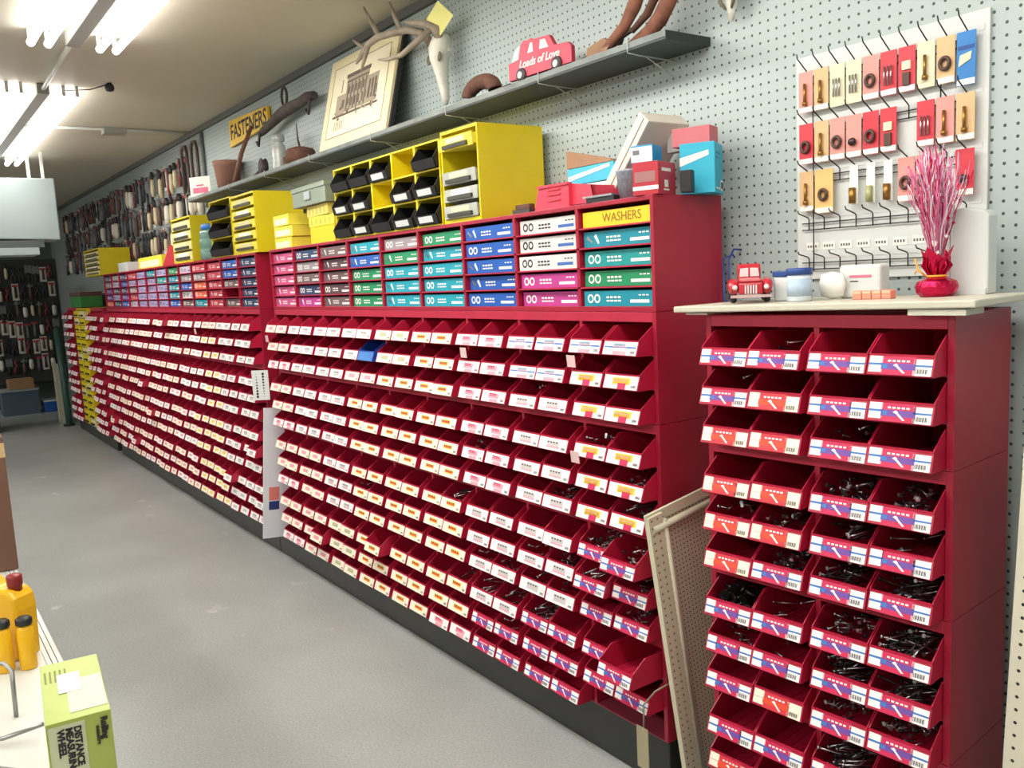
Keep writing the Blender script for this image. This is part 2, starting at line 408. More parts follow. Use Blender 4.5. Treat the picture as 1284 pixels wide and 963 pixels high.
def screws_mesh(seed, n, kind):
    rnd = random.Random(seed); mb = MB()
    m = [METAL, DSTEEL, mat('black_oxide', (40, 40, 42), .4, metal=.6)]
    for k in range(n):
        cx, cy_ = rnd.uniform(-.036, .040), rnd.uniform(-.028, .07)
        cz = .008 + rnd.random() ** 1.1 * .042 + max(0, cx) * .25
        L = {'long': rnd.uniform(.045, .07), 'short': rnd.uniform(.015, .026), 'plug': .03}[kind]
        a = rnd.uniform(0, PI) if kind != 'long' else rnd.gauss(.9, .45); tl = rnd.uniform(-.3, .45)
        d = Vector((math.cos(a) * math.cos(tl), math.sin(a) * math.cos(tl), math.sin(tl))) * L / 2
        c_ = Vector((cx, cy_, cz + .006)); p0, p1 = c_ - d, c_ + d
        for p in (p0, p1):
            p.x = max(-.052, min(.052, p.x)); p.z = max(.005, p.z); p.y = max(-.046, p.y)
        mm = m[rnd.choice((0, 0, 0, 1, 2)) if kind != 'plug' else 1]
        r = .0022 if kind != 'plug' else .006
        mb.tube([p0, p1], [r, r * .6], mm, 5)
        e = (p1 - p0).normalized() * .0022
        mb.tube([p0 - e, p0 + e], [r * 2.1, r * 1.6], mm, 6)
    return mb.mesh('loose_screws')
_sm = {}
def put_screws(bin_o, seed, n, kind, label):
    k = (seed, n, kind)
    if k not in _sm: _sm[k] = screws_mesh(*k)
    o = bpy.data.objects.new('loose_screws', _sm[k]); COL.objects.link(o)
    o.location = bin_o.location + Vector((0, 0, .0026)); o.rotation_euler = bin_o.rotation_euler
    tag(o, label, 'screws', 'loose screws lying in the red bins', 'stuff')

# ---- main cabinet: 9 bays, 12 rows
Z0 = .1185
ZTOP = Z0 + 4 * HM                                   # 1.296 + rail
def rowz(r): # r = 0 top row .. 11, floor height of the row's bins
    m_ = r // 3; return ZTOP + .024 - (m_ + 1) * HM + (2 - r % 3) * PITCH_R + .0038
ZT = ZTOP + .024
MODW = ['top', 'second', 'third', 'bottom']
for m_ in range(4):
    make_rack('bin_rack', 'long red steel bin rack of the middle cabinet, %s of its stack of four' % MODW[m_], 'rack', 0, .30, 9, ZT - m_ * HM, 'stacked red bin racks')
NEARO, NEARR = (.7773, -.0134), .0847
def nearpt(a, y): # a = distance left of the right front corner
    c_, s_ = math.cos(NEARR), math.sin(NEARR); return (NEARO[0] - a * c_ - y * s_, NEARO[1] - a * s_ + y * c_)
ZN = 1.3195
for m_ in range(4):
    make_rack('bin_rack', 'red steel bin rack of the nearest cabinet at right, %s of its stack of four' % MODW[m_], 'rack', 0, .279, 2, ZN - m_ * HM, 'stacked red bin racks',
              frame=(NEARO, NEARR), depth=.262)
XF = -2.91
for m_ in range(4):
    make_rack('bin_rack', 'long red steel bin rack of the far cabinet, %s of its stack of four' % MODW[m_], 'rack', XF, .30, 13, ZT - m_ * HM, 'stacked red bin racks',
              frame=((XF, 0), 0))
# plinths under the cabinets
def plinth(x0, x1, y0, ztop, label):
    p = MB().box(x0, x1, y0, .26, 0, ztop, KICK).build('plinth', None, .003); return tag(p, label, 'plinth', 'black plinths')
plinth(-2.905, .0, .004, ZT - 4 * HM - .0005, 'scuffed black plinth under the middle red cabinet')
plinth(XF - 3.9, -2.91, .004, ZT - 4 * HM - .0005, 'scuffed black plinth under the far red cabinet')
q = MB().box(-.55, 0, 0, .257, 0, ZN - 4 * HM - .0005, KICK).build('plinth'); q.location = (NEARO[0], NEARO[1], 0); q.rotation_euler[2] = NEARR
tag(q, 'black plinth under the nearest red cabinet', 'plinth', 'black plinths')

def main_style(b, r):   # b = 1 (right) .. 9 (left), r = 1..12
    if b == 1: return 'wb' if r == 1 else ('yr' if r <= 6 else 'nb')
    if b == 2: return 'wb' if r <= 2 else ('w' if r <= 8 else 'nb' if r >= 10 else 'wd')
    if b == 3: return 'p' if r <= 6 else ('w' if r <= 10 else 'nb')
    if b == 4: return 'y' if r <= 11 else 'p'
    if b == 5: return 'yg' if r in (1, 2) else 'y'
    if b == 6: return 'wd' if r in (1, 2) else ('y' if r >= 4 else 'cr')
    if b == 7: return 'yg' if r in (10, 11, 12) else ('w' if r > 3 else 'wd')
    if b == 8: return 'wd' if r < 7 else 'cr'
    return 'p' if r % 3 == 0 else 'cr'
rb = random.Random(3)
PULL = {(1, 7, 1): .04, (1, 7, 0): .0, (1, 10, 1): .06, (6, 10, 1): .035, (8, 11, 1): .03, (4, 3, 1): .01, (1, 8, 0): .02}
FULL = {(2, 3, 0): ('short', 8), (2, 6, 1): ('short', 26), (1, 5, 1): ('short', 12), (1, 6, 1): ('long', 16), (1, 7, 0): ('short', 40), (1, 7, 1): ('short', 22),
        (1, 8, 0): ('long', 14), (1, 9, 1): ('short', 26), (2, 8, 0): ('short', 10), (2, 8, 1): ('short', 34), (2, 9, 0): ('long', 8), (2, 9, 1): ('short', 10), (2, 10, 0): ('long', 26),
        (3, 9, 1): ('short', 18), (3, 9, 0): ('short', 14), (3, 10, 0): ('long', 10), (3, 10, 1): ('long', 12), (4, 7, 1): ('long', 14), (6, 8, 0): ('short', 12), (1, 8, 1): ('short', 16),
        (4, 10, 1): ('long', 8), (3, 11, 1): ('short', 16), (3, 5, 0): ('short', 14), (1, 4, 0): ('short', 10)}
for b in range(1, 10):
    for r in range(1, 13):
        for s_ in (0, 1):   # 0 left, 1 right within the bay
            if b == 1 and r == 12: continue
            if b == 6 and r == 2 and s_ == 0 and False: continue
            x = -(b - 1) * .30 - .010 - .071 - (0 if s_ else .139); x -= .002
            st = main_style(b, r); blue = (b == 6 and r == 2 and s_ == 1)
            if blue: st = 'bb'
            if b == 6 and r == 2 and s_ == 0: st = 'wd'
            y = .002 - PULL.get((b, r, s_), 0) + rb.uniform(-.004, .003)
            col = 2 * (b - 1) + (2 - s_)
            lab = '%s bin, %s, row %s from top, %s from right, middle cabinet' % ('blue' if blue else 'red', STYLE_WORDS[st], ['', 'one', 'two', 'three', 'four', 'five', 'six', 'seven', 'eight', 'nine', 'ten', 'eleven', 'twelve'][r], ordn(col))
            o = put_bin(x + rb.uniform(-.0015, .0015), y, rowz(r - 1), rb.uniform(-.012, .012), .134, st, lab, 'red bins in the middle cabinet', blue)
            if (b, r, s_) in FULL:
                k_, n_ = FULL[(b, r, s_)]
                put_screws(o, rb.randint(1, 6), n_, k_, 'loose screws in the bin in row %s, %s from the right, middle cabinet' % (NW[r], ordn(col)))
# ---- near cabinet bins
NS = {0: 'nb'}
def near_style(bay, r, s_):   # bay 1 right, 2 left
    if bay == 1: return 'nb'
    if r == 1: return 'nb'
    if r == 2: return 'nb' if s_ == 0 else 'no'
    if r <= 5: return 'no'
    if r == 6: return 'no' if s_ == 0 else 'nb'
    if r in (9, 11) and (r == 9) == (s_ == 1): return 'no'
    return 'nb'
NF = {(2, 1, 1): ('long', 4), (2, 2, 0): ('short', 5), (1, 3, 0): ('short', 10), (1, 4, 0): ('short', 40), (1, 4, 1): ('short', 34), (1, 5, 0): ('long', 16), (1, 5, 1): ('long', 6),
      (2, 5, 0): ('short', 10), (2, 5, 1): ('short', 26), (2, 6, 1): ('short', 40), (1, 6, 0): ('long', 26), (1, 6, 1): ('long', 34), (2, 7, 0): ('plug', 30), (2, 7, 1): ('long', 4),
      (2, 8, 0): ('short', 12), (1, 7, 0): ('short', 34), (1, 7, 1): ('long', 50), (1, 8, 0): ('long', 34), (1, 8, 1): ('long', 40), (1, 9, 0): ('short', 40), (1, 9, 1): ('short', 50),
      (1, 10, 0): ('long', 50), (1, 10, 1): ('short', 24), (2, 8, 1): ('short', 3)}
NW = ['', 'one', 'two', 'three', 'four', 'five', 'six', 'seven', 'eight', 'nine', 'ten', 'eleven', 'twelve']
for bay in (1, 2):
    for r in range(1, 12):
        for s_ in (0, 1):
            a = (.0778 if bay == 1 else .3488) + (0 if s_ else .1274)
            x, y = nearpt(a, .002 + rb.uniform(-.003, .003))
            z = rowz(r - 1) + (ZN - ZT)
            st = near_style(bay, r, s_)
            col = 2 * (bay - 1) + (2 - s_)
            lab = 'red bin, %s, row %s from top, %s from right, nearest cabinet' % (STYLE_WORDS[st], NW[r], ordn(col))
            o = put_bin(x, y, z, NEARR + rb.uniform(-.01, .01), .1255, st, lab, 'red bins in the nearest cabinet')
            if (bay, r, s_) in NF:
                k_, n_ = NF[(bay, r, s_)]
                put_screws(o, rb.randint(1, 6), n_, k_, 'loose screws in the bin in row %s, %s from the right, nearest cabinet' % (NW[r], ordn(col)))
# ---- far cabinet: the bins that show largest are things, the rest one mass
def far_style(b, r):
    if b in (1, 2): return 'wd' if r % 4 else 'w'
    if b == 3: return 'y' if r > 1 else 'cr'
    if b == 4: return 'y' if r > 6 else 'w'
    return 'p' if (b + r) % 3 == 0 else 'wd' if (b * r) % 4 == 1 else 'cr'
nind = 0; masses = []
FARN = 42
for b in range(1, 14):
    for r in range(1, 13):
        for s_ in (1, 0):
            x = XF - (b - 1) * .30 - .083 - (0 if s_ else .139); y = .002 + rb.uniform(-.012, .004)
            if rb.random() < .05: y -= .03
            if nind < FARN and (b == 1 or (b == 2 and nind < FARN)):
                nind += 1; st = far_style(b, r); col = 2 * (b - 1) + (2 - s_)
                put_bin(x, y, rowz(r - 1), 0, .134, st, 'red bin, %s, row %s from top, %s from right, far cabinet' % (STYLE_WORDS[st], NW[r], ordn(col)), 'red bins in the far cabinet')
            else: masses.append((x, y, rowz(r - 1), far_style(b, r)))
for xo in (-6.99, -8.27):
    for b in range(2):
        for r in range(1, 13):
            for s_ in (1, 0): masses.append((xo - b * .30 - .083 - (0 if s_ else .139), .002 + rb.uniform(-.012, .004), rowz(r - 1), 'p'))
mb = MB()
def simple_bin(mb, x, y, z, st, wd=.134, m=None, D=.14):
    m = m or BINR; h = .076; X = wd / 2
    for s_ in (-1, 1):
        a = x + s_ * X; b_ = x + s_ * (X - .003)
        mb.prism([(y + D, z), (y + D, z + h), (y, z + h), (y - .046, z + .042), (y - .06, z)], 0, min(a, b_), max(a, b_), m)
    mb.box(x - X + .003, x + X - .003, y - .052, y + D, z, z + .002, m)
    mb.box(x - X + .003, x + X - .003, y + D - .003, y + D, z, z + h, m)
    mb.prism([(y - .060, z), (y - .048, z + .038), (y - .044, z + .038), (y - .055, z)], 0, x - X + .003, x + X - .003, m)
    if st:
        base = LC['c' if st in ('y', 'cr') else 'w']; acc = LC[{'y': 'yel', 'w': 'gry', 'p': 'pnk', 'cr': 'pnk', 'wd': 'gry'}[st]]
        xa, xb = x - X + .003, x + X - .003
        P = lambda u, v, e: (xa + (xb - xa) * u, y - .0603 + .0117 * v - e, z + .003 + .034 * v)
        mb.face([P(0, 0, .0003), P(1, 0, .0003), P(1, 1, .0003), P(0, 1, .0003)], base)
        mb.face([P(.28, .35, .0008), P(.75, .35, .0008), P(.75, .75, .0008), P(.28, .75, .0008)], acc)
for (x, y, z, st) in masses: simple_bin(mb, x, y, z, st)
tag(mb.build('parts_bin'), 'rows of red bins with white labels filling the far cabinet and furthest racks', 'bins', None, 'stuff')

# ------------------------------------------------------------------ upper drawer cabinets with assortment boxes
CARTC = dict(yel=(236, 200, 40), teal=(16, 138, 158), teal2=(20, 150, 150), grn=(26, 140, 92), whi=(214, 214, 212), mag=(186, 58, 140), blu=(26, 88, 176), cya=(22, 156, 176),
             brn=(112, 88, 92), nav=(44, 66, 104), gry=(150, 142, 148), pnk=(206, 84, 140), ora=(226, 100, 68), lil=(178, 166, 206), pur=(92, 70, 160), red=(190, 60, 80), drk=(86, 62, 70), pal=(214, 196, 214))
CWORD = dict(yel='yellow', teal='teal', teal2='turquoise', grn='green', whi='white', mag='magenta', blu='blue', cya='cyan', brn='brown', nav='navy', gry='grey', pnk='pink', ora='orange',
             lil='lilac', pur='purple', red='red', drk='dark brown', pal='pale pink')
UH = .297; UPZ = ZT + .0005
def upper(label, x0, W, nb, colours, where, depth=.257):
    t = thing('drawer_cabinet', label, 'cabinet', (x0, 0, UPZ), 0, 'red cabinets of assortment boxes')
    wid = W * nb
    for s_ in (0, 1):
        a = -wid * s_; MB().box(a - (.012 if not s_ else 0), a + (.012 if s_ else 0), 0, depth, 0, UH, RED).build('side_panel', t, .001)
    MB().box(-wid + .012, -.012, 0, depth, UH - .012, UH, RED).build('top_panel', t, .001)
    MB().box(-wid + .012, -.012, 0, depth, 0, .014, RED).build('bottom_panel', t, .001)
    MB().box(-wid + .012, -.012, depth - .003, depth, .014, UH - .012, RED).build('back_panel', t)
    for b in range(1, nb): MB().box(-b * W - .006, -b * W + .006, 0, depth - .003, .014, UH - .012, RED).build('divider', t)
    rh = (UH - .026) / 5
    for r in range(1, 5): MB().box(-wid + .012, -.012, .0, depth - .003, .014 + r * rh - .004, .014 + r * rh, RED2).build('shelf', t)
    rr = random.Random(int(-x0 * 10) + 5)
    for b in range(nb):
        for r in range(5):
            c_ = colours[b][r]
            if c_ is None: continue
            w_ = W - .026; xc = x0 - b * W - W / 2; zb = UPZ + .014 + (4 - r) * rh + .0005
            carton(xc, .012 + rr.uniform(-.006, .004), zb, w_, rh - .012, c_, rr, '%s assortment box, %s from top, %s column from right, %s' % (CWORD[c_.split('+')[0]], ORD[r + 1], ordn(b + 1), where), where)
_cm = {}
def carton(x, y, z, w_, h, c_, rr, label, where):
    var = rr.randint(0, 3); key = (round(w_, 3), round(h, 3), c_, var)
    if key not in _cm:
        m = mat('carton_' + c_.split('+')[0], CARTC[c_.split('+')[0]], .45)
        mb = MB(); mb.box(-w_ / 2, w_ / 2, 0, .22, 0, h, m)
        d = mb; e = -.0006
        light = c_.startswith('whi') or c_.startswith('pal') or c_.startswith('lil')
        T = INK if light else PAPER
        def qd(u0, u1, v0, v1, mm, ee=0): d.face([(-w_ / 2 + u0 * w_, e - ee, v0 * h), (-w_ / 2 + u1 * w_, e - ee, v0 * h), (-w_ / 2 + u1 * w_, e - ee, v1 * h), (-w_ / 2 + u0 * w_, e - ee, v1 * h)], mm)
        if '+w' in c_:    # handwriting on the yellow box
            pass
        else:
            # picture of the hardware at the left, lines of type, bar at the right
            if var % 2: 
                for k, cx in enumerate((.10, .2)):
                    n = 14; R1, R2 = .30 * h, .18 * h
                    for j in range(n):
                        a0, a1 = 2 * PI * j / n, 2 * PI * (j + 1) / n
                        d.face([(-w_ / 2 + cx * w_ + R * math.cos(a), e, .5 * h + R * math.sin(a)) for R, a in ((R2, a0), (R1, a0), (R1, a1), (R2, a1))], T)
            else:
                for k, cx in enumerate((.09, .2)):
                    mx_ = Matrix.Translation((-w_ / 2 + cx * w_, e, .5 * h)) @ Matrix.Rotation(.6 + .4 * k, 4, 'Y')
                    P = [(-.05 * w_, -.04 * w_ * .5), (.05 * w_, -.012 * w_), (.05 * w_, .012 * w_), (-.05 * w_, .04 * w_ * .5)]
                    d.face([tuple(mx_ @ Vector((a, 0, b_))) for a, b_ in P], T if k else METAL)
            for k in range(4): qd(.34 + k * .055, .38 + k * .055, .52, .64, T, .0001)
            for k in range(4): qd(.34 + k * .055, .385 + k * .055, .3, .40, T, .0001)
            if not light: qd(.68, .94, .22, .42, PAPER)
            else: qd(.68, .94, .25, .45, LC['blu'])
            for k in range(3): qd(.80 + k * .05, .835 + k * .05, .66, .74, T, .0001)
        _cm[key] = (mb.mesh('fastener_box'), None)
    body, dec = _cm[key]
    o = bpy.data.objects.new('fastener_box', body); COL.objects.link(o); o.location = (x, y, z)
    tag(o, label, 'box', 'assortment boxes in the ' + where)
    if '+w' in c_:
        t_ = MB(); text_mb(t_, 'WASHERS', .034, mat('brown_marker', (140, 100, 30), .7), face_negy(.02, -.0006, h / 2), .0003); t_.build('lettering', o)
    return o
MC = [['yel+w', 'teal', 'teal2', 'grn', 'teal'], ['whi', 'whi', 'whi', 'mag', 'mag'], ['blu'] * 5, ['grn', 'cya', 'cya', 'cya', 'cya'], ['gry', 'grn', 'cya', 'cya', 'cya'],
      ['cya', 'blu', 'grn', 'grn', 'grn'], ['brn', 'drk', 'brn', 'drk', 'brn'], ['nav', 'gry', 'brn', 'nav', 'mag'], ['pnk'] * 5]
upper('red cabinet of colourful assortment boxes on top of the middle bin racks', 0, .30, 9, MC, 'middle cabinet')
FC = [['nav', 'nav', 'nav', 'nav', 'nav'], ['blu', 'blu', 'brn', None, 'brn'], ['red', 'red', 'red', 'red', 'red'], ['red', 'gry', 'ora', 'ora', 'teal'], ['pal', 'gry', 'blu', 'whi', 'brn'],
      ['grn', 'teal', 'teal', 'teal', 'blu'], ['lil', 'teal2', 'lil', 'lil', 'lil'], ['teal', 'lil', 'lil', 'lil', 'lil'], ['lil'] * 5, ['red', 'lil', 'gry', 'red', 'pal'], ['nav', 'blu', 'nav', 'pur', 'blu'],
      ['gry', 'pal', 'nav', 'lil', 'nav'], ['nav', 'gry', 'pur', 'pur', 'ora']]
upper('red cabinet of assortment boxes on top of the far bin racks', XF, .30, 13, FC, 'far cabinet')
# ------------------------------------------------------------------ furthest racks (yellow drawers between red racks)
for (xo, nm) in ((-6.99, 'beside the yellow drawers'), (-8.27, 'beyond the yellow drawers')):
    for m_ in range(4):
        make_rack('bin_rack', 'small red bin rack %s at the far end, %s of its stack' % (nm, MODW[m_]), 'rack', xo, .30, 2, ZT - m_ * HM, 'small red racks at the far end')
plinth(-8.9, -6.985, .004, ZT - 4 * HM - .0005, 'black plinth under the furthest racks')
yd = thing('drawer_tower', 'tall narrow yellow tower of small drawers between red racks, far end', 'cabinet', (-7.625, -.02, .1425))
YW = .60; YH = ZT - .1435
for a in (-YW, -.012, -YW / 2 - .006): MB().box(a, a + .012, 0, .27, 0, YH, YEL).build('side_panel', yd)
MB().box(-YW + .012, -.012, 0, .27, YH - .012, YH, YEL).build('top_panel', yd)
MB().box(-YW + .012, -.012, .262, .27, 0, YH - .012, YEL).build('back_panel', yd)
DW = YW / 2 - .03
for c_ in range(2):
    for r in range(16):
        z = .012 + r * (YH - .03) / 16; x = -.018 - c_ * (YW / 2) - DW + .006; h = (YH - .03) / 16 - .008
        d = MB(); d.box(x, x + DW, -.03, .2, z, z + h, YEL if (r + c_) % 5 else mat('pale_drawer', (226, 214, 150), .5))
        o = d.build('drawer', yd); p = MB().box(x + .06, x + DW - .06, -.045, -.0305, z + h * .25, z + h * .45, BLACKP).build('handle', o)

def drawer_unit(name, label, x0, x1, z0, z1, y0, nd, out=None, depth=.265, cols=1, dm=None, loc_y=0):
    t = thing(name, label, 'cabinet', (x1, y0, z0))
    W = x1 - x0; H = z1 - z0
    for a in (-W, -.007): MB().box(a, a + .007, 0, depth, 0, H, YEL).build('side_panel', t)
    MB().box(-W + .007, -.007, 0, depth, H - .010, H, YEL).build('top_panel', t); MB().box(-W + .007, -.007, 0, depth, 0, .012, YEL).build('bottom_panel', t)
    MB().box(-W + .007, -.007, depth - .006, depth, .012, H - .010, YEL).build('back_panel', t)
    rh = (H - .026) / nd
    for k in range(nd):
        z = .014 + (nd - 1 - k) * rh; pull, tlt, m = (out or {}).get(k, (0, 0, None)); m = m or dm or YEL2
        if pull is None: continue
        mx = Matrix.Translation((0, -pull, z)) @ Matrix.Rotation(tlt, 4, 'X')
        d = MB(); a, b = -W + .012, -.012; h = rh - .014
        d.box(a, b, 0, .004, 0, h, m, mx); d.box(a, a + .003, .004, .2, 0, h - .004, m, mx); d.box(b - .003, b, .004, .2, 0, h - .004, m, mx); d.box(a, b, .004, .2, 0, .003, m, mx)
        o = d.build('drawer', t)
        MB().box(a + W * .12, b - W * .12, -.008, -.0005, h * .12, h * .42, mat('drawer_pull', (60, 58, 50), .5), mx).build('handle', o)
        MB().box(a + W * .2, b - W * .2, -.0012, -.0003, h * .5, h * .88, PAPER if k % 2 else mat('old_label', (226, 214, 170), .7), mx).build('label', o)
    return t
TOP = UPZ + UH + .0005
GRYD = mat('grey_drawer', (170, 172, 162), .5, noise=.12, scale=30)
drawer_unit('drawer_unit', 'yellow drawer unit with grey drawers askew, tall plain right side, beside black-bin cubby', -1.005, -.778, TOP, 1.925, .002, 5,
            {0: (.012, .10, YEL2), 1: (None, 0, None), 2: (.006, .06, GRYD), 3: (.004, -.05, GRYD), 4: (.006, .03, GRYD)})
drawer_unit('drawer_unit', 'smaller yellow unit of five drawers left of the stacked yellow boxes', -3.235, -2.865, TOP, 1.932, .002, 5)
drawer_unit('drawer_unit', 'yellow unit of three pale drawers left of the blue-capped jug', -4.47, -4.03, TOP, 1.905, .002, 4, dm=mat('pale_drawer', (226, 214, 150), .5))
drawer_unit('drawer_unit', 'distant yellow unit with two plain yellow sides above purple boxes', -7.62, -6.93, TOP, 1.86, .002, 5, dm=mat('pale_drawer', (226, 214, 150), .5))

# ---- cubbies of black bins
def black_bin_mesh(w_, h, d_):
    mb = MB(); X = w_ / 2
    prof = [(d_, 0), (d_, h), (.012, h), (-.020, h * .40), (-.010, 0)]
    for s_ in (-1, 1):
        a, b = s_ * X, s_ * (X - .003); mb.prism(prof, 0, min(a, b), max(a, b), BLACKP)
    mb.box(-X, X, -.010, d_, 0, .003, BLACKP); mb.box(-X, X, d_ - .003, d_, 0, h, BLACKP)
    mb.prism([(-.010, 0), (-.020, h * .40), (-.017, h * .40), (-.007, 0)], 0, -X, X, BLACKP)
    return mb
def cubby(label, x0, x1, z0, z1, cols, rows, missing, where, lay):
    t = thing('cubby_cabinet', label, 'cabinet', (x1, .002, z0)); W = x1 - x0; H = z1 - z0; D = .24
    cw = W / cols; rh = (H - .006) / rows
    for k in range(cols + 1):
        a = -k * cw; a0 = max(-W, a - .006); a1 = min(0, a + .006); MB().box(a0, a1, 0, D, 0, H, YEL).build('side_panel' if k in (0, cols) else 'divider', t)
    for r in range(rows + 1):
        for k in range(cols):
            z = min(H - .006, r * rh); MB().box(-(k + 1) * cw + (.006), -k * cw - .006, .001, D - .006, z, z + .006, YEL).build('shelf', t)
    MB().box(-W + .006, -.006, D - .005, D, .006, H - .006, YEL).build('back_panel', t)
    for k in range(cols):
        for r in range(rows):
            if (r, k) in missing: continue
            w_ = cw - .018; h = rh - .008
            o = black_bin_mesh(w_, h * .92, .19).build('black_bin')
            o.location = (x1 - (k + .5) * cw, .0, z0 + (rows - 1 - r) * rh + .0075)
            st = lay.get((r, k), 1)
            tag(o, 'black bin %s, %s row, %s column from right, %s' % ('with white label' if st else 'without label', ORD[r + 1], ordn(k + 1), where), 'bin', 'black bins in the ' + where)
            if st:
                mb = MB(); P = lambda u, v: ((-.5 + u) * w_, -.010 - .010 * v - .0008, v * h * .92 * .40)
                mb.face([P(.18, .18), P(.8, .18), P(.8, .85), P(.18, .85)], WHITE); mb.build('label', o)
cubby('large yellow cubby cabinet of black bins beside the tall yellow drawer unit', -1.885, -1.017, TOP, 1.91, 5, 3, {(0, 1), (1, 2)}, 'large yellow cubby', {(0, 4): 0, (0, 3): 0, (2, 4): 0, (2, 2): 0, (0, 0): 0})
cubby('small one-column yellow cubby of black bins left of the yellow five-drawer unit', -3.62, -3.245, TOP, 1.94, 1, 3, set(), 'small yellow cubby', {(0, 0): 0, (1, 0): 0, (2, 0): 0})
# red item lying in one black bin
o = MB().lathe([(0, 0), (.018, .002), (.022, .02), (.012, .034), (0, .036)], (0, 0, 0), mat('orange_red_plastic', (214, 92, 70), .5), 14).build('orange_knob')
o.location = (-1.017 - 1.5 * .1736, .03, TOP + .0975 + .0125); tag(o, 'orange-red plastic knob lying in a black bin of the yellow cubby', 'knob')
def small_box(name, label, cat, x, y, z, w_, d_, h, m, rz=0, lid=None, group=None, extra=None, roty=0, rotx=0):
    t = thing(name, label, cat, (x, y, z), group=group, rot=(rotx, roty, rz))
    mb = MB(); mb.box(-w_ / 2, w_ / 2, 0, d_, 0, h, m); mb.build('body', t, .0015)
    if lid: MB().box(-w_ / 2 - .002, w_ / 2 + .002, -.002, d_ + .002, h * .72, h + .002, lid).build('lid', t, .001)
    if extra: extra(t, w_, d_, h)
    return t
def white_front(t, w_, d_, h): MB().box(-w_ * .42, w_ * .40, -.0012, -.0003, h * .12, h * .66, mat('cream_label', (240, 232, 200), .7)).build('label', t)
def holes(t, w_, d_, h):
    for k in range(5): MB().box(-w_ * .4 + k * w_ * .18, -w_ * .4 + k * w_ * .18 + .012, -.0012, -.0003, h * .2, h * .7, mat('dull_label', (190, 170, 90), .7)).build('mark', t)
hh = .053
for k in range(3):
    small_box('small_carton', 'flat yellow carton with white end, %s of the three stacked right of the drawers' % ['bottom', 'middle', 'top'][k], 'box', -2.58 + (.0, .01, -.01)[k], .03, TOP + k * (hh + .0025), .22 - .0 * k, .16, hh, YEL2,
              rz=(.0, .03, -.03)[k], extra=white_front, lid=None, group='stacked yellow cartons')
for k, (h, m, l) in enumerate(((.074, mat('amber_card', (246, 196, 20), .5), 'bright amber carton at the bottom of the stack under the grey file box'), (.045, YEL2, 'yellow carton second from bottom under the grey file box'),
                               (.048, mat('dull_yellow', (214, 196, 96), .6), 'dull yellow carton directly under the grey file box'))):
    small_box('small_carton', l, 'box', -2.08 + (0, -.005, -.04)[k], .02, TOP + (0, .0755, .1225)[k], .26, .18, h, m, rz=(0, .02, -.05)[k], extra=holes if k else None)
fb = small_box('file_box', 'grey-green metal card file box on top of the yellow carton stack', 'box', -2.16, .0, TOP + .173, .40, .2, .085, GREYBOX, rz=-.03)
MB().box(-.04, .03, -.006, -.0005, .025, .06, METAL).build('label_holder', fb); MB().box(-.203, .203, -.004, .204, .068, .088, GREYBOX).build('lid', fb)
# two loose yellow cartons far left
small_box('small_carton', 'long low yellow box with white front lying on the far cabinet', 'box', -5.25, .03, TOP, .70, .2, .085, YEL2, extra=white_front)
small_box('small_carton', 'white box lying left of the long yellow box on the far cabinet', 'box', -6.1, .02, TOP, .34, .18, .075, WHITE)
o = MB().prism([(-.06, 0), (.07, 0), (.05, .12), (.02, .14)], 1, 0, .02, mat('red_card', (186, 36, 52), .6)).build('red_card_stand'); o.location = (-4.72, .03, TOP); o.rotation_euler[2] = .5
tag(o, 'small red triangular card standing left of the yellow three-drawer unit', 'card')
g = small_box('metal_box', 'green box with brown lid on top of the furthest racks', 'box', -8.45, .02, TOP - .29 + .0, .62, .2, .15, mat('green_metal', (50, 128, 60), .5), lid=mat('brown_lid', (92, 56, 50), .6))
# water jug
CLEAR = mat('clear_bluish_plastic', (150, 196, 190), .12, trans=.55, spec=.6)
t = thing('plastic_jug', 'clear bluish plastic jug with blue cap between two yellow drawer units', 'jug', (-3.86, .085, TOP))
MB().lathe([(.0, 0), (.075, .0), (.082, .012), (.082, .06), (.074, .068), (.082, .076), (.082, .12), (.074, .128), (.08, .136), (.078, .17), (.062, .185)], (0, 0, 0), CLEAR, 24).build('body', t)
MB().lathe([(.066, .184), (.068, .186), (.068, .212), (.06, .217), (0, .217)], (0, 0, 0), mat('blue_cap', (40, 110, 190), .4), 24).build('cap', t)

# ------------------------------------------------------------------ clutter at the right end, on top of the middle cabinet
PKRED = mat('coral_red_plastic', (226, 62, 84), .4)
t = thing('storage_bin', 'coral-red plastic storage bin tipped forward beside the tall yellow side panel', 'bin', (-.36, .02, TOP))
mb = MB(); fr = [(-.13, .001), (.105, .001), (.12, .062), (-.105, .066)]
mb.prism([(-.14, .0), (.02, .0), (.022, .064), (-.118, .066)], 1, -.012, 0, PKRED)
mb.prism([(.02, 0), (.118, .0), (.106, .052), (.022, .064)], 1, .0, .012, PKRED)
mb.box(-.138, .112, .0, .11, 0, .004, PKRED); mb.prism([(-.138, 0), (-.134, .0), (-.114, .064), (-.118, .066)], 1, 0, .11, PKRED); mb.prism([(.114, 0), (.118, 0), (.106, .052), (.102, .052)], 1, .0, .11, PKRED)
mb.prism([(-.136, 0), (.117, .0), (.104, .052), (-.118, .064)], 1, .10, .11, PKRED); mb.build('body', t)
MB().prism([(-.119, .062), (.022, .062), (.022, .068), (-.119, .070)], 1, -.017, -.0, PKRED).build('rim', t)
for k, z in enumerate((.022, .038, .052)): MB().box(-.075, -.015, -.016, -.0125, z, z + .003, PKRED).build('rib', t)
o = MB().box(-.04, .04, 0, .03, 0, .012, IRON).box(-.03, .035, .004, .026, .013, .026, RUST).build('steel_scrap'); o.location = (-.565, .004, TOP); o.rotation_euler[2] = .06
tag(o, 'small dark brown steel pieces lying left of the coral-red bin', 'scrap')
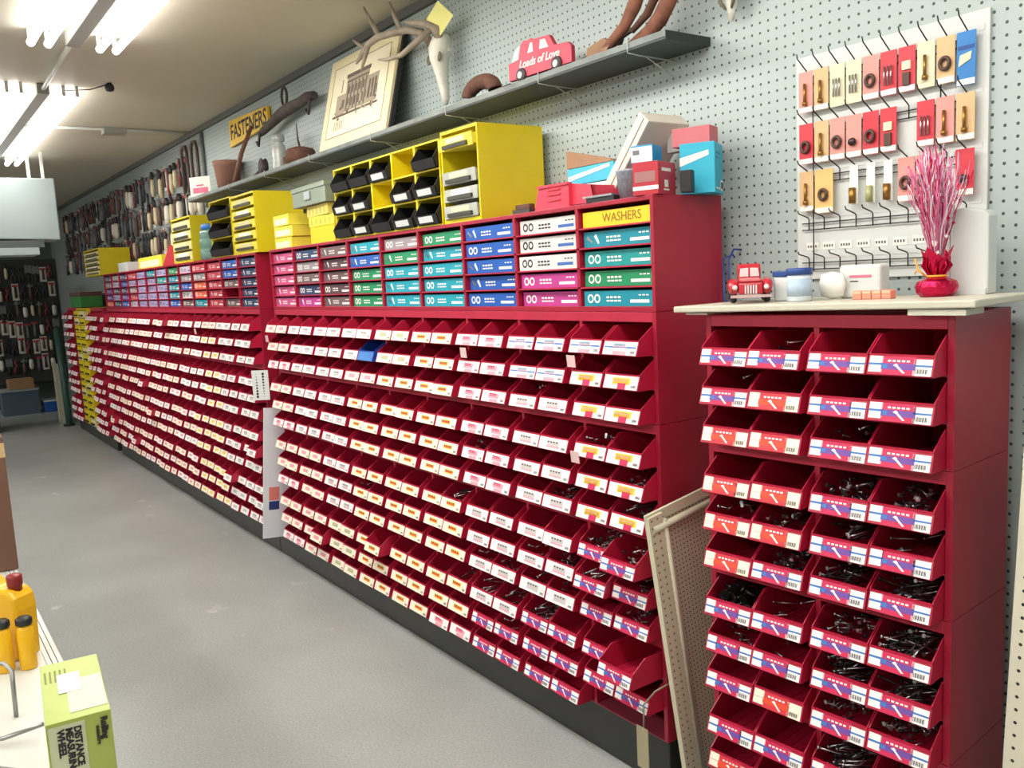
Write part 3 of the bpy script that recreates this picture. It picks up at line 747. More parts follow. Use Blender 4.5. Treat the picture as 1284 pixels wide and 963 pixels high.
o = thing('key_bar', 'black and silver metal bar lying in front of the woven basket', 'bar', (-.205, -.0, TOP), .02)
MB().box(-.05, .06, 0, .022, 0, .012, BLACKP).build('bar', o); MB().box(-.06, .055, -.003, .018, .0125, .018, METAL).build('silver_strip', o)
# envelopes and paper bag
CYANM = mat('cyan_card', (70, 186, 216), .5)
for k, (m, l) in enumerate(((mat('white_sleeve', (236, 240, 240), .5), 'white and cyan packet lying flat behind the coral-red bin, lower one'), (CYANM, 'cyan and white packet lying behind the coral-red bin, upper one'))):
    t = small_box('packet', l, 'packet', -.39 + .01 * k, .125, TOP + .0005 + k * .073, .21, .13, .071 - .022 * k, m, rz=.03 - .05 * k)
    MB().prism([(-.10, .012), (.09, .036), (.09, .046), (-.10, .026)], 1, -.0012, -.0003, PAPER if k else CYANM).build('stripe', t)
o = MB(); BAG = mat('brown_paper', (168, 128, 98), .8, noise=.15, scale=18, bump=.3)
for (a, z0_, z1_) in ((-.098, 0, .062), (.0, .012, .046)): pass
o.prism([(-.10, 0), (.10, .0), (.095, .008), (-.085, .05), (-.10, .052)], 1, 0, .006, BAG); o.prism([(-.10, 0), (.10, 0), (.10, .006), (-.02, .022), (-.10, .03)], 1, .006, .1, BAG)
b = o.build('paper_bag'); b.location = (-.39, .13, TOP + .125); tag(b, 'crumpled brown paper bag on top of the cyan packet', 'bag')
# beige box leaning
BG = mat('beige_card', (226, 216, 202), .6)
t = thing('flat_box', 'beige flat box leaning diagonally against the pegboard left of the red carton', 'box', (-.265, .105, TOP + .026), rot=(0, -.86, .0))
MB().box(0, .235, 0, .16, 0, .045, BG).build('body', t, .003); MB().box(.004, .231, -.0015, -.0003, .018, .0205, mat('box_seam', (150, 134, 118), .7)).build('seam', t)
# woven basket
t = thing('basket', 'small grey woven plastic basket between the beige box and red carton', 'basket', (-.125, .05, TOP))
BK = mat('grey_basket', (150, 156, 168), .6, noise=.3, scale=90, bump=.4)
MB().lathe([(0, .001), (.034, .0), (.041, .068), (.043, .07), (.043, .075), (.039, .075), (.032, .004), (0, .004)], (0, 0, 0), BK, 22).build('body', t)
# red carton
RC = mat('red_carton', (182, 42, 56), .5)
def decal_box(t, w_, d_, h, items, side='front'):
    for (u0, u1, v0, v1, m) in items: MB().box((u0 - .5) * w_, (u1 - .5) * w_, -.0009, -.0003, v0 * h, v1 * h, m).build('label_print', t)
t = thing('carton', 'red carton with white panels at the right end of the cabinet top', 'box', (-.024, .0, TOP), .32)
MB().box(-.036, .036, 0, .10, 0, .082, RC).build('body', t, .001)
MB().box(-.036, .036, -.0008, -.0002, .012, .022, PAPER).build('label_print', t); MB().box(-.03, .028, -.0008, -.0002, .032, .058, mat('greyed_red', (160, 110, 110), .6)).build('label_print', t)
for (a, b, z0_, z1_) in ((.02, .07, .058, .066), (.035, .055, .018, .036), (.03, .06, .01, .014)): MB().box(.0362, .0370, a, b, z0_, z1_, PAPER).build('side_print', t)
t = thing('carton', 'small blue and white carton on top of the red carton', 'box', (-.055, .02, TOP + .0825), .42)
MB().box(-.03, .03, 0, .065, 0, .046, mat('azure_card', (30, 150, 205), .5)).build('body', t, .001); MB().box(-.0285, .0285, -.0009, -.0002, .004, .042, PAPER).build('label_print', t); MB().box(-.024, -.006, -.0016, -.001, .022, .034, mat('print_grey', (120, 120, 124), .6)).build('print', t)
t = thing('carton', 'large cyan carton at the right end behind the red carton', 'box', (.028, .135, TOP), .52)
MB().box(-.045, .045, 0, .105, 0, .128, mat('cyan_carton', (50, 178, 208), .5)).build('body', t, .001)
MB().prism([(-.045, .07), (.03, .095), (.03, .108), (-.045, .092)], 1, -.0009, -.0003, PAPER).build('label_print', t)
for (a, b, z0_, z1_, m) in ((.07, .1, .008, .034, PAPER), (.01, .06, .01, .014, PAPER), (.012, .07, .1, .104, mat('deep_cyan', (24, 130, 170), .5)), (.012, .05, .088, .091, mat('deep_cyan', (24, 130, 170), .5))):
    MB().box(.0452, .046, a, b, z0_, z1_, m).build('side_print', t)
for k in range(6): MB().box(.0461, .0464, .073 + k * .0042, .0752 + k * .0042, .013, .03, INK).build('barcode', t)
t = small_box('carton', 'pink-red small carton on top of the large cyan carton', 'box', -.02, .165, TOP + .1285, .105, .06, .048, mat('dusty_pink_card', (206, 110, 116), .6), rz=.35)
t = small_box('carton', 'small grey and white carton beside the pink one on the cyan carton', 'box', -.115, .215, TOP + .1285, .07, .03, .05, mat('pale_grey_card', (196, 196, 196), .6), rz=.1)
t = small_box('carton', 'small black carton squeezed between the red and the cyan cartons', 'box', .048, .07, TOP, .03, .03, .055, BLACKP, rz=.5)

# ------------------------------------------------------------------ long grey shelf and what stands on it
SZ = 2.047
t = thing('wall_shelf', 'long dark grey board shelf high on the pegboard wall', 'shelf', (0, 0, 2.022))
MB().box(-4.45, -.062, .1265, .2995, 0, .0245, SHELFG).build('board', t, .002); MB().box(-4.45, -.062, .125, .1264, .008, .0245, mat('pale_edge', (128, 134, 132), .6, noise=.25, scale=12)).build('front_edge', t)  # front strip in a paler grey than the board
WG = mat('pale_wire', (186, 188, 186), .4)
for x in (-.20, -.60, -1.15, -1.75, -2.4, -3.0, -3.6):
    b = MB().tube([(x, .121, .03), (x, .120, -.004), (x + .004, .16, -.008), (x + .012, .297, -.012)], .0018, WG, 6).build('wire_bracket', t)
    MB().tube([(x + .006, .18, -.008), (x + .012, .297, -.06)], .0015, WG, 6).build('brace', b)
# rusty horseshoe clamp
o = thing('iron_clamp', 'rusty iron half-round clamp lying on the shelf left of the red truck sign', 'clamp', (-1.03, .2, SZ))
n = 16; pts = [(-.085 * math.cos(PI * k / n), 0, .028 + .040 * math.sin(PI * k / n)) for k in range(n + 1)]
MB().tube(pts, .027, RUST, 12, flat=.9).build('body', o); MB().box(-.06, .06, -.012, .012, .0, .02, RUST).build('cross_bar', o); MB().tube([(.06, -.01, .012), (.14, -.02, .012), (.2, -.02, .014)], .009, IRON, 8).build('spike', o)
# red wooden truck sign
PT = mat('red_painted_wood', (202, 60, 84), .5, noise=.08, scale=20)
t = thing('truck_sign', 'flat red wooden pickup truck cutout with white script on the shelf', 'sign', (-.64, .165, SZ), .06)
body = [(-.15, .016), (.15, .016), (.15, .064), (.135, .078), (.075, .083), (.052, .118), (-.02, .122), (-.035, .128), (-.055, .124), (-.07, .128), (-.085, .118), (-.098, .076), (-.15, .070)]
MB().prism(body, 1, -.008, .008, PT).build('cutout', t, .001)
for (x, m) in ((-.085, 0), (.085, 0)):
    wh = MB().lathe([(0, -.016), (.020, -.016), (.023, -.012), (.023, -.0085), (0, -.0085)], (x, 0, .0235), mat('tyre_grey', (70, 64, 66), .6), 20, axis=1).build('wheel', t)
    MB().lathe([(0, -.019), (.010, -.019), (.012, -.0165), (0, -.0165)], (x, 0, .0235), PAPER, 16, axis=1).build('hub', wh)
for pts in ([(-.13, .072), (-.10, .076), (-.088, .116), (-.10, .112), (-.118, .098)], [(-.052, .085), (-.024, .085), (-.026, .112), (-.036, .114)], [(.006, .085), (.048, .083), (.034, .110), (.012, .112)]):
    MB().prism(pts, 1, -.0095, -.0082, PAPER).build('white_window', t)
mb = MB(); text_mb(mb, 'Loads of Love', .034, PAPER, face_negy(.0, -.0088, .056), .0004, shear=.3, bold=.0006); mb.build('lettering', t)
# pipe tool and rusty tongs
o = thing('pipe_puller', 'long dark iron bar tool lying behind the truck sign, pointing right', 'tool', (-.42, .225, SZ))
MB().tube([(-.18, 0, .016), (.0, 0, .040), (.02, 0, .043)], .008, IRON, 10).build('bar', o)
MB().tube([(-.03, 0, .032), (.085, 0, .055)], .013, IRON, 12).build('sleeve', o); MB().tube([(.075, -.0, .035), (.088, 0, .075)], .011, IRON, 10).build('collar', o)
MB().tube([(.085, 0, .055), (.16, 0, .072)], .007, IRON, 10).build('tip', o)
o = thing('iron_tongs', 'large rusty brown iron tongs standing up at the right end of the shelf', 'tongs', (-.22, .20, SZ))
RB = mat('reddish_rust', (140, 88, 68), .8, noise=.3, scale=30, bump=.4)
MB().tube([(-.17, -.03, .012), (-.10, -.03, .030), (-.04, -.03, .062), (.0, -.03, .105), (.03, -.03, .15), (.06, -.03, .17)], [.008, .012, .014, .018, .016, .010], RB, 10, flat=1.3).build('arm', o)
MB().tube([(-.05, 0, .012), (.02, 0, .030), (.07, 0, .060), (.11, 0, .105), (.14, 0, .16), (.16, 0, .23)], [.012, .017, .02, .02, .017, .012], RB, 10, flat=1.3).build('arm', o)
MB().tube([(-.02, -.02, .045), (.04, -.02, .075), (.08, -.02, .12), (.10, -.02, .17)], [.008, .012, .012, .010], RUST, 10).build('jaw', o)
MB().prism([(-.20, .0), (-.12, .0), (-.09, .028), (-.12, .048), (-.19, .036)], 1, -.04, -.02, mat('tan_rust', (156, 120, 92), .8, noise=.25, scale=20)).build('plate', o)
# small bone hanging above
t = thing('animal_skull', 'pale animal skull snout hanging at the top edge right of the shelf', 'skull', (.035, .27, 2.06))
MB().tube([(0, 0, .0), (.004, -.004, .03), (.006, -.004, .07), (.004, -.002, .12), (0, .0, .2)], [.006, .014, .022, .03, .036], SKULLM, 12, flat=.7).build('snout', t)
for d in (-.02, .026): MB().tube([(d * .4, -.012, .028), (d, -.02, .05), (d * 1.3, -.016, .075)], [.003, .006, .004], mat('dark_bone', (120, 112, 96), .7), 8).build('tooth_ridge', t)  # ridges in a darker bone tone than the snout

# deer skull with antlers
t = thing('deer_skull', 'pale deer skull with spreading antlers hung on the wall right of the drawing', 'skull', (-1.33, .275, 2.2))
SK = [(.02, -.04, .15, .030), (.012, -.05, .125, .040), (.005, -.055, .095, .047), (0, -.055, .06, .040), (-.002, -.05, .03, .031), (-.002, -.045, -.01, .024), (0, -.04, -.05, .020), (.0, -.037, -.085, .015), (0, -.035, -.105, .007)]
MB().tube([(a, b, c_) for a, b, c_, _ in SK], [r * 1.18 for *_, r in SK], SKULLM, 16, flat=.8).build('cranium', t)
for s_ in (-1, 1):
    MB().lathe([(0, -.004), (.014, -.003), (.018, .0), (.014, .004), (0, .004)], (.004 + s_ * .036, -.082, .062), mat('eye_hollow', (110, 102, 92), .8), 14, axis=1).build('eye_socket', t)
    MB().tube([(s_ * .03, -.045, .09), (s_ * .058, -.04, .085)], [.014, .005], SKULLM, 10).build('cheekbone', t)
def antler(name_pts):
    root = None
    for k, (pts, rad) in enumerate(name_pts):
        o_ = MB().tube(pts, rad, BONE, 10).build('antler' if k == 0 else 'tine', t if root is None else root)
        if k == 0: root = o_
# left antler: sweeps forward and left in front of the drawing
antler([([(-.025, -.06, .11), (-.06, -.09, .17), (-.10, -.13, .185), (-.18, -.155, .19), (-.27, -.17, .195), (-.34, -.175, .185), (-.42, -.175, .15), (-.46, -.175, .135)], [.017, .016, .014, .014, .014, .013, .010, .004]),
        ([(-.26, -.165, .195), (-.32, -.17, .27), (-.37, -.17, .335)], [.012, .009, .004]), ([(-.13, -.14, .187), (-.16, -.15, .25), (-.19, -.15, .31)], [.012, .009, .004]),
        ([(-.37, -.175, .175), (-.44, -.175, .21), (-.48, -.175, .235)], [.009, .007, .003]), ([(-.34, -.175, .185), (-.38, -.178, .135), (-.41, -.18, .095)], [.011, .008, .004])])
# right antler: arches and curls back to the left
antler([([(.03, -.06, .11), (.035, -.085, .16), (.0, -.11, .185), (-.06, -.13, .20), (-.10, -.14, .215)], [.020, .019, .015, .010, .004]),
        ([(.02, -.1, .16), (-.02, -.14, .12), (-.09, -.17, .085), (-.17, -.19, .085), (-.22, -.2, .095)], [.013, .012, .010, .007, .003])])
o = MB().face([(0, 0, -.062), (.062, .006, 0), (0, .004, .062), (-.060, -.004, 0)], mat('yellow_note', (246, 240, 150), .7))
mb = MB(); mb.prism([(0, -.062), (.060, .0), (0, .062), (-.060, .0)], 1, -.0006, .0006, mat('yellow_note', (246, 240, 150), .7)); o = mb.build('paper_note'); o.location = (-1.275, .195, 2.395); o.rotation_euler = (.05, 0, .5)
tag(o, 'pale yellow diamond-shaped note pinned above the deer skull', 'note')

# framed drawing leaning on the wall
t = thing('framed_drawing', 'cream mounted ink drawing of an old building leaning on the shelf', 'picture', (-2.01, .150, SZ), rot=(-.245, 0, 0))
PW, PH = .335, .435
MB().box(-PW, PW, 0, .012, 0, PH, CREAM).build('mount', t)
MB().box(-PW - .008, PW + .012, .0125, .03, -.004 + .004, PH + .006, BLACKP).build('frame', t)
MB().box(-PW + .055, PW - .055, -.0016, -.0003, .055, PH - .045, mat('drawing_paper', (246, 236, 206), .8)).build('sheet', t)
LN = mat('pencil_line', (150, 134, 112), .8); SKI = mat('sketch_ink', (112, 100, 92), .8); SK2 = mat('sketch_wash', (176, 162, 142), .8)
mb = MB()
def rc(a, b, c_, d, m, e=0): mb.box(a, b, -.0026 - e, -.0018 - e, c_, d, m)
for (a, b, c_, d) in ((-PW + .055, PW - .055, .055, .058), (-PW + .055, PW - .055, PH - .048, PH - .045), (-PW + .055, -PW + .058, .055, PH - .045), (PW - .058, PW - .055, .055, PH - .045)): rc(a, b, c_, d, LN)
mb.build('border_line', t)
mb = MB()
rc(-.12, .10, .16, .33, SK2); rc(.10, .20, .16, .285, SK2); rc(-.21, -.12, .15, .25, SK2)
rc(-.13, .11, .318, .335, SKI, .001); rc(-.12, .10, .295, .303, SKI, .001); rc(-.23, .22, .145, .155, SKI, .001)
for k in range(6): rc(-.105 + k * .036, -.095 + k * .036, .165, .29, SKI, .001)
for k in range(5): rc(-.09 + k * .036, -.078 + k * .036, .24, .275, SKI, .0012); rc(-.09 + k * .036, -.078 + k * .036, .18, .22, SKI, .0012)
for k in range(3): rc(.115 + k * .028, .13 + k * .028, .18, .265, SKI, .001)
rr = random.Random(5)
for k in range(26):
    a = rr.uniform(-.23, .2); c_ = rr.uniform(.13, .2); rc(a, a + rr.uniform(.004, .02), c_, c_ + rr.uniform(.004, .04), SKI if rr.random() < .6 else SK2, .0014)
for k in range(5): rc(-.20 + k * .02, -.195 + k * .02, .085, .125, SK2, .001)
rc(-.17, -.166, .26, .32, SKI, .001)
mb.build('ink_sketch', t)

# sign, yoke, pots
t = thing('wooden_sign', 'yellow board with the hand-painted word FASTENERS on the wall', 'sign', (-3.63, .285, 2.395), rot=(0, .0, 0))
MB().prism([(-.335, -.078), (.335, -.05), (.34, .055), (-.33, .082)], 1, -.008, .008, mat('sign_yellow', (236, 190, 40), .5, noise=.06, scale=12)).build('board', t)
mb = MB(); text_mb(mb, 'FASTENERS', .125, INK, face_negy(-.0, -.0088, .0), .0004, shear=.1, bold=.0018); mb.build('lettering', t)
t = thing('ox_yoke', 'dark weathered wooden yoke with an iron ring, hung between sign and drawing', 'yoke', (-2.92, .255, 2.34))
WOODD = mat('dark_weathered_wood', (84, 74, 68), .8, noise=.35, scale=14, bump=.3)
MB().tube([(-.40, -.02, -.045), (-.34, -.02, -.035), (-.22, -.02, -.015), (-.08, -.02, .008), (.06, -.02, .018), (.2, -.02, .020), (.3, -.02, .028), (.38, -.02, .022)], [.016, .022, .025, .030, .030, .026, .026, .020], WOODD, 12).build('beam', t)
n = 20; MB().tube([(.02 + .036 * math.cos(2 * PI * k / n), -.03, .082 + .046 * math.sin(2 * PI * k / n)) for k in range(n + 1)], .007, IRON, 8, caps=False).build('ring', t)
for x in (-.36, .36):
    MB().tube([(x, -.03, -.03 if x < 0 else .02), (x + .012, -.045, -.07 if x < 0 else -.02), (x - .01, -.045, -.115 if x < 0 else -.065), (x - .035, -.045, -.09 if x < 0 else -.04)], .007, IRON, 8).build('hook', t)
t = thing('clay_pot', 'reddish-brown clay pot standing on the left end of the shelf', 'pot', (-3.86, .212, SZ))
POT = mat('clay_brown', (168, 122, 106), .7, noise=.12, scale=8)
MB().lathe([(0, 0), (.066, .0), (.082, .135), (.086, .138), (.088, .168), (.08, .168), (.078, .14), (.062, .01), (0, .01)], (0, 0, 0), POT, 28).build('body', t)
o = MB().tube([(0, 0, .004), (.07, .03, .17), (.13, .085, .32)], [.016, .013, .011], mat('brown_handle', (128, 84, 70), .6), 10).build('wooden_stick'); o.location = (-3.60, .16, SZ)
tag(o, 'brown wooden stick leaning diagonally beside the clay pot', 'stick')
t = thing('sign_card', 'small white card with pink print standing left of the clay pot', 'card', (-4.28, .16, SZ), .55)
MB().box(-.085, .085, 0, .003, 0, .125, PAPER).build('card', t); MB().box(-.06, .065, -.001, -.0003, .02, .055, mat('pink_print', (226, 110, 140), .7)).build('print', t); MB().box(-.03, .03, -.001, -.0003, .065, .075, mat('pink_print', (226, 110, 140), .7)).build('print', t)
t = thing('metal_canister', 'pale dented metal canister on the shelf left of the drawing', 'canister', (-2.97, .2, SZ))
MB().lathe([(0, 0), (.036, 0), (.038, .01), (.034, .05), (.036, .1), (.034, .13), (.022, .145), (.022, .15), (.034, .155), (.034, .185), (0, .19)], (0, 0, 0), mat('dented_zinc', (196, 198, 194), .45, metal=.3, noise=.2, scale=40, bump=.3), 20).build('body', t)
MB().tube([(-.036, 0, .13), (-.055, 0, .12), (-.036, 0, .1)], .006, IRON, 8).build('latch', t)
t = thing('iron_lantern', 'rusty iron tin with an upright spike, between canister and drawing', 'lantern', (-2.66, .19, SZ))
MB().lathe([(0, 0), (.075, 0), (.075, .058), (.065, .07), (.03, .08), (0, .08)], (0, 0, 0), RUST, 20).build('body', t)
MB().tube([(-.0, 0, .07), (-.02, 0, .12), (-.025, 0, .2)], [.007, .005, .002], IRON, 8).build('spike', t)
MB().box(-.16, -.078, -.03, .03, 0, .05, RUST).build('side_block', t)
t = thing('pulley', 'small dark iron pulley lying on the shelf left of the canister', 'pulley', (-3.22, .2, SZ))
MB().lathe([(0, -.012), (.05, -.012), (.04, 0), (.05, .012), (0, .012)], (0, 0, .051), IRON, 20, axis=1).build('wheel', t); MB().tube([(-.0, .0, .05), (-.1, -.01, .018), (-.16, -.01, .012)], .01, IRON, 8).build('strap', t)

# ------------------------------------------------------------------ counter on the nearest cabinet
CZ = ZN + .0008
def rot_thing(name, label, cat, a, y, z, rz=0, **k):
    x_, y_ = nearpt(a, y); return thing(name, label, cat, (x_, y_, z - .0125 * a * (z > CZ + .01)), NEARR + rz, **k)
t = thing('countertop', 'off-white laminate board lying on the nearest red cabinet', 'countertop', (NEARO[0], NEARO[1], CZ), NEARR)
b_ = MB().prism([(-.625, -.035), (.048, -.035), (.048, .255), (-.60, .305)], 2, 0, .0145, COUNTER).build('board', t, .003); b_.location = (0, 0, .0133); b_.rotation_euler = (0, -.0125, 0)
MB().box(-.075, .03, -.03, .05, 0, .0115, COUNTER).build('shim', t, .001); MB().box(-.60, -.54, -.02, .05, 0, .0045, COUNTER).build('shim', t)
CT = CZ + .0282
CTOP = CT
tr = thing('toy_truck', 'old red toy pickup truck facing forward on the left of the counter', 'toy', (.305, -.005, CT - .0125 * .475 + .0006), .72)
TR = mat('toy_red', (190, 40, 54), .3, coat=.4)
MB().prism([(-.024, .020), (-.02, .046), (.05, .052), (.05, .078), (.058, .088), (.098, .088), (.106, .05), (.19, .05), (.19, .02)], 0, -.026, .026, TR).build('body', tr, .004)
# local axes: front is -y, so profile is (y, z)
for s_ in (-1, 1):
    MB().tube([(s_ * .036, -.018, .026), (s_ * .037, -.004, .040), (s_ * .037, .02, .043), (s_ * .037, .045, .032), (s_ * .036, .055, .02)], [.008, .013, .014, .012, .007], TR, 10).build('fender', tr)
    MB().tube([(s_ * .036, .11, .02), (s_ * .037, .13, .038), (s_ * .036, .16, .02)], [.008, .013, .008], TR, 10).build('fender', tr)
    for yy in (.018, .14): MB().lathe([(0, -.007), (.013, -.007), (.016, -.004), (.016, .004), (.013, .007), (0, .007)], (s_ * .037, yy, .0162), BLACKP, 16, axis=0).build('wheel', tr)
    MB().lathe([(0, -.006), (.005, -.005), (.006, 0), (0, .001)], (s_ * .034, -.024, .036), mat('headlamp', (230, 226, 214), .2), 12, axis=1).build('headlamp', tr)
for k in range(5): MB().box(-.013 + k * .0058, -.0098 + k * .0058, -.0268, -.0242, .021, .041, WHITE).build('grille_bar', tr)
MB().box(-.044, .044, -.034, -.028, .013, .019, mat('bumper_grey', (200, 170, 170), .3)).build('bumper', tr)
for s_ in (-1, 1): MB().prism([(s_ * .002, .059), (s_ * .022, .059), (s_ * .020, .078), (s_ * .002, .079)], 1, .0485, .0497, mat('white_glass', (232, 222, 224), .2)).build('windscreen', tr)
MB().box(-.024, .024, -.02, .05, .0468, .0535, TR).build('hood', tr, .003)
t = rot_thing('wipe_tub', 'round white tub with a blue lid on the counter behind the toy truck', 'tub', .362, .075, CT)
MB().lathe([(0, 0), (.025, 0), (.0265, .004), (.0265, .062)], (0, 0, 0), mat('milky_plastic', (206, 214, 222), .3), 24).build('body', t)
MB().lathe([(.028, .058), (.0285, .07), (.026, .073), (0, .073)], (0, 0, 0), mat('blue_lid', (38, 70, 140), .4), 24).build('lid', t)
MB().lathe([(.0269, .012), (.0269, .05)], (0, 0, 0), mat('pale_blue_label', (176, 196, 216), .5), 24).build('label', t)
t = rot_thing('storage_tub', 'square clear white tub with a blue lid left of the round tub', 'tub', .412, .12, CT)
MB().box(-.028, .028, -.025, .03, 0, .055, mat('milky_plastic2', (216, 220, 220), .3)).build('body', t, .004); MB().box(-.03, .03, -.027, .032, .0555, .068, mat('blue_lid', (38, 70, 140), .4)).build('lid', t, .002)
t = rot_thing('tissue_pack', 'white soft pack with pink print in the middle of the counter', 'pack', .272, .175, CT)
MB().box(-.045, .05, -.015, .03, 0, .072, WHITE).build('body', t, .006); MB().box(-.02, .03, -.0162, -.0152, .045, .05, mat('pink_print', (226, 110, 140), .7)).build('print', t); MB().box(-.018, .0, -.0162, -.0152, .036, .038, INK).build('print', t)
MB().lathe([(0, 0), (.026, .006), (.032, .03), (.026, .054), (0, .06)], (-.052, -.03, .0), mat('soft_white', (236, 234, 228), .6), 18, sy=.5).build('white_bulge', t)
for k in range(4):
    t = rot_thing('eraser_box', 'small orange-pink block, %s from left in the row on the counter' % ORD[k + 1], 'block', .240 - k * .021, .105, CT, group='orange-pink blocks on the counter')
    MB().box(-.0098, .0098, -.012, .012, 0, .018, mat('peach_plastic', (240, 146, 122), .5)).build('body', t, .0015); MB().box(-.0088, .0088, -.0128, -.0121, .012, .0165, mat('pale_peach', (250, 190, 160), .5)).build('top_band', t)
# foil centrepiece
FOIL = mat('crimson_foil', (196, 20, 70), .22, metal=.75, noise=.25, scale=60, bump=.7)
t = rot_thing('tinsel_centerpiece', 'crimson foil-wrapped centrepiece with a spray of pink tinsel and hearts', 'decoration', .100, .150, CT)
MB().lathe([(0, 0), (.030, .0), (.038, .008), (.040, .02), (.036, .031), (.020, .038), (.014, .042)], (0, 0, 0), FOIL, 26, jitter=.035).build('foil_base', t)
for k in range(9):
    a = 2 * PI * k / 9 + .3; rr_ = random.Random(k); h1 = rr_.uniform(.07, .10)
    mb = MB(); c0, s0 = math.cos(a), math.sin(a); wdt = .017
    P = lambda r_, sft, z_: (r_ * c0 - sft * s0, r_ * s0 + sft * c0, z_)
    q = [P(.010, -.006, .036), P(.010, .006, .036), P(.024, wdt, .062), P(.020, wdt * .8, h1 * .92), P(.030, 0, h1 + .006), P(.020, -wdt * .8, h1 * .9), P(.024, -wdt, .062)]
    for j in range(1, len(q) - 1): mb.face([q[0], q[j], q[j + 1]], FOIL)
    o = mb.build('foil_leaf', t); sm = o.modifiers.new('thick', 'SOLIDIFY'); sm.thickness = .0008
MB().tube([(.018 * math.cos(k * PI / 8), .018 * math.sin(k * PI / 8), .041) for k in range(17)], .0022, mat('gold_ribbon', (236, 170, 60), .35), 8, caps=False).build('ribbon', t)
for k in (0, 1): MB().tube([(-.016, -.012, .041), (-.03, -.016 - .004 * k, .055), (-.036, -.018, .078 - .03 * k)], .0018, mat('gold_ribbon', (236, 170, 60), .35), 8).build('ribbon_tail', t)
TIN = [mat('pink_tinsel', (238, 130, 176), .25, metal=.4), mat('crimson_tinsel', (206, 24, 80), .25, metal=.5), mat('silver_tinsel', (240, 226, 232), .25, metal=.4)]
mb = MB(); rr = random.Random(11)
for k in range(230):
    a = rr.uniform(0, 2 * PI); sp = abs(rr.gauss(0, .55)); sp = min(sp, 1); L = rr.uniform(.16, .262)
    pts = []; m = TIN[0 if rr.random() < .5 else (1 if rr.random() < .35 else 2)]; ph = rr.uniform(0, 6)
    for j in range(9):
        u = j / 8; rad_ = .006 + .056 * sp * u ** 1.4; tw = ph + u * 14
        pts.append((rad_ * math.cos(a) + .004 * u * math.cos(tw), rad_ * math.sin(a) + .004 * u * math.sin(tw), .045 + L * u * (1 - .12 * sp)))
    mb.tube(pts, .0009, m, 4, flat=.4)
    if rr.random() < .6:
        p = Vector(pts[rr.choice((4, 5, 6, 7, 8))]); s_ = .004; b = rr.uniform(0, PI); dx, dy = math.cos(b) * s_, math.sin(b) * s_
        mb.face([p + Vector((-dx, -dy, 0)), p + Vector((0, 0, -s_)), p + Vector((dx, dy, 0)), p + Vector((0, 0, s_))], m)
o = mb.build('tinsel_spray', t); o['kind'] = 'stuff'
for k, (x, z) in enumerate(((0, .105), (.003, .085), (-.014, .20), (.0, .215))):
    MB().prism([(x, z - .008), (x + .007, z + .002), (x + .0045, z + .007), (x, z + .003), (x - .0045, z + .007), (x - .007, z + .002)], 1, -.0125, -.0115, PAPER if k < 2 else TIN[1]).build('paper_heart', t)
# white caddy
t = rot_thing('paper_holder', 'tall plain white plastic holder at the right end of the counter', 'holder', .062, .195, CT)
MB().prism([(-.032, 0), (.042, 0), (.042, .155), (.034, .166), (-.008, .174), (-.032, .172)], 1, 0, .045, WHITE).build('body', t, .004)
MB().prism([(-.062, 0), (-.033, 0), (-.033, .152), (-.06, .148)], 1, .003, .042, WHITE).build('side_pocket', t, .003)
MB().box(-.055, .04, -.0065, -.0005, 0, .012, WHITE).build('foot', t)
# blue wire hook
o = thing('wire_hook', 'dark blue wire hook hanging on the pegboard left of the toy truck', 'hook', (.03, .299, 1.45))
BW = mat('blue_wire', (44, 62, 140), .4)
MB().tube([(0, 0, .02), (0, -.03, .022), (.0, -.05, -.004), (.0, -.05, -.11), (.015, -.05, -.12)], .0028, BW, 8).build('wire', o); MB().tube([(0, -.028, .0), (-.0, -.034, .008), (-.02, -.05, -.002), (-.02, -.05, -.115), (-.0, -.05, -.12)], .0028, BW, 8).build('wire', o)

# ------------------------------------------------------------------ white card rack on the pegboard
RX0, RX1, RZ0, RZ1 = .216, .682, 1.385, 1.925
t = thing('card_rack', 'white board display rack with rows of black wire prongs', 'rack', ((RX0 + RX1) / 2, .2995, RZ0))
hw = (RX1 - RX0) / 2
MB().box(-hw, hw, -.008, 0, 0, RZ1 - RZ0, mat('white_board', (212, 215, 212), .4)).build('board', t, .001)
ROWZ = [1.885, 1.762, 1.648, 1.535, 1.438]; TIPDZ = [.034, .028, .022, .014, .012]
for k, z in enumerate(ROWZ):
    for dz in (-.012, -.028):
        MB().tube([(-hw + .018, -.014, z - RZ0 + dz), (hw - .03, -.014, z - RZ0 + dz)], .0014, WIREB, 6).build('cross_wire', t)
    MB().box(-hw + .01, hw - .01, -.0092, -.0082, z - RZ0 - .001, z - RZ0 + .012, mat('price_strip', (210, 212, 210), .5)).build('price_strip', t)
    ro = random.Random(k)
    for j in range(10):
        xx = .255 + j * .0431 - (RX0 + RX1) / 2
        MB().tube([(xx, -.0155, z - RZ0 - .030), (xx, -.0155, z - RZ0 - .002), (xx, -.021, z - RZ0 + .002), (xx, -.056, z - RZ0 + TIPDZ[k] * .8), (xx, -.060, z - RZ0 + TIPDZ[k] + .004)], .0016, WIREB, 6).build('prong', t)
for xx in (-hw + .055, hw - .095): MB().tube([(xx, -.0195, .02), (xx, -.0195, RZ1 - RZ0 - .09)], .0016, WIREB, 6).build('upright_wire', t)
mb = MB(); rr = random.Random(2)
for j in range(9):
    x = -hw + .028 + j * .046; mb.box(x, x + .034, -.0093, -.0083, .072, .090, PAPER)
    for q in range(4): mb.box(x + .003 + q * .007, x + .007 + q * .007, -.0098, -.0094, .078, .084, mat('print_grey2', (96, 96, 98), .6))
mb.build('price_tickets', t)
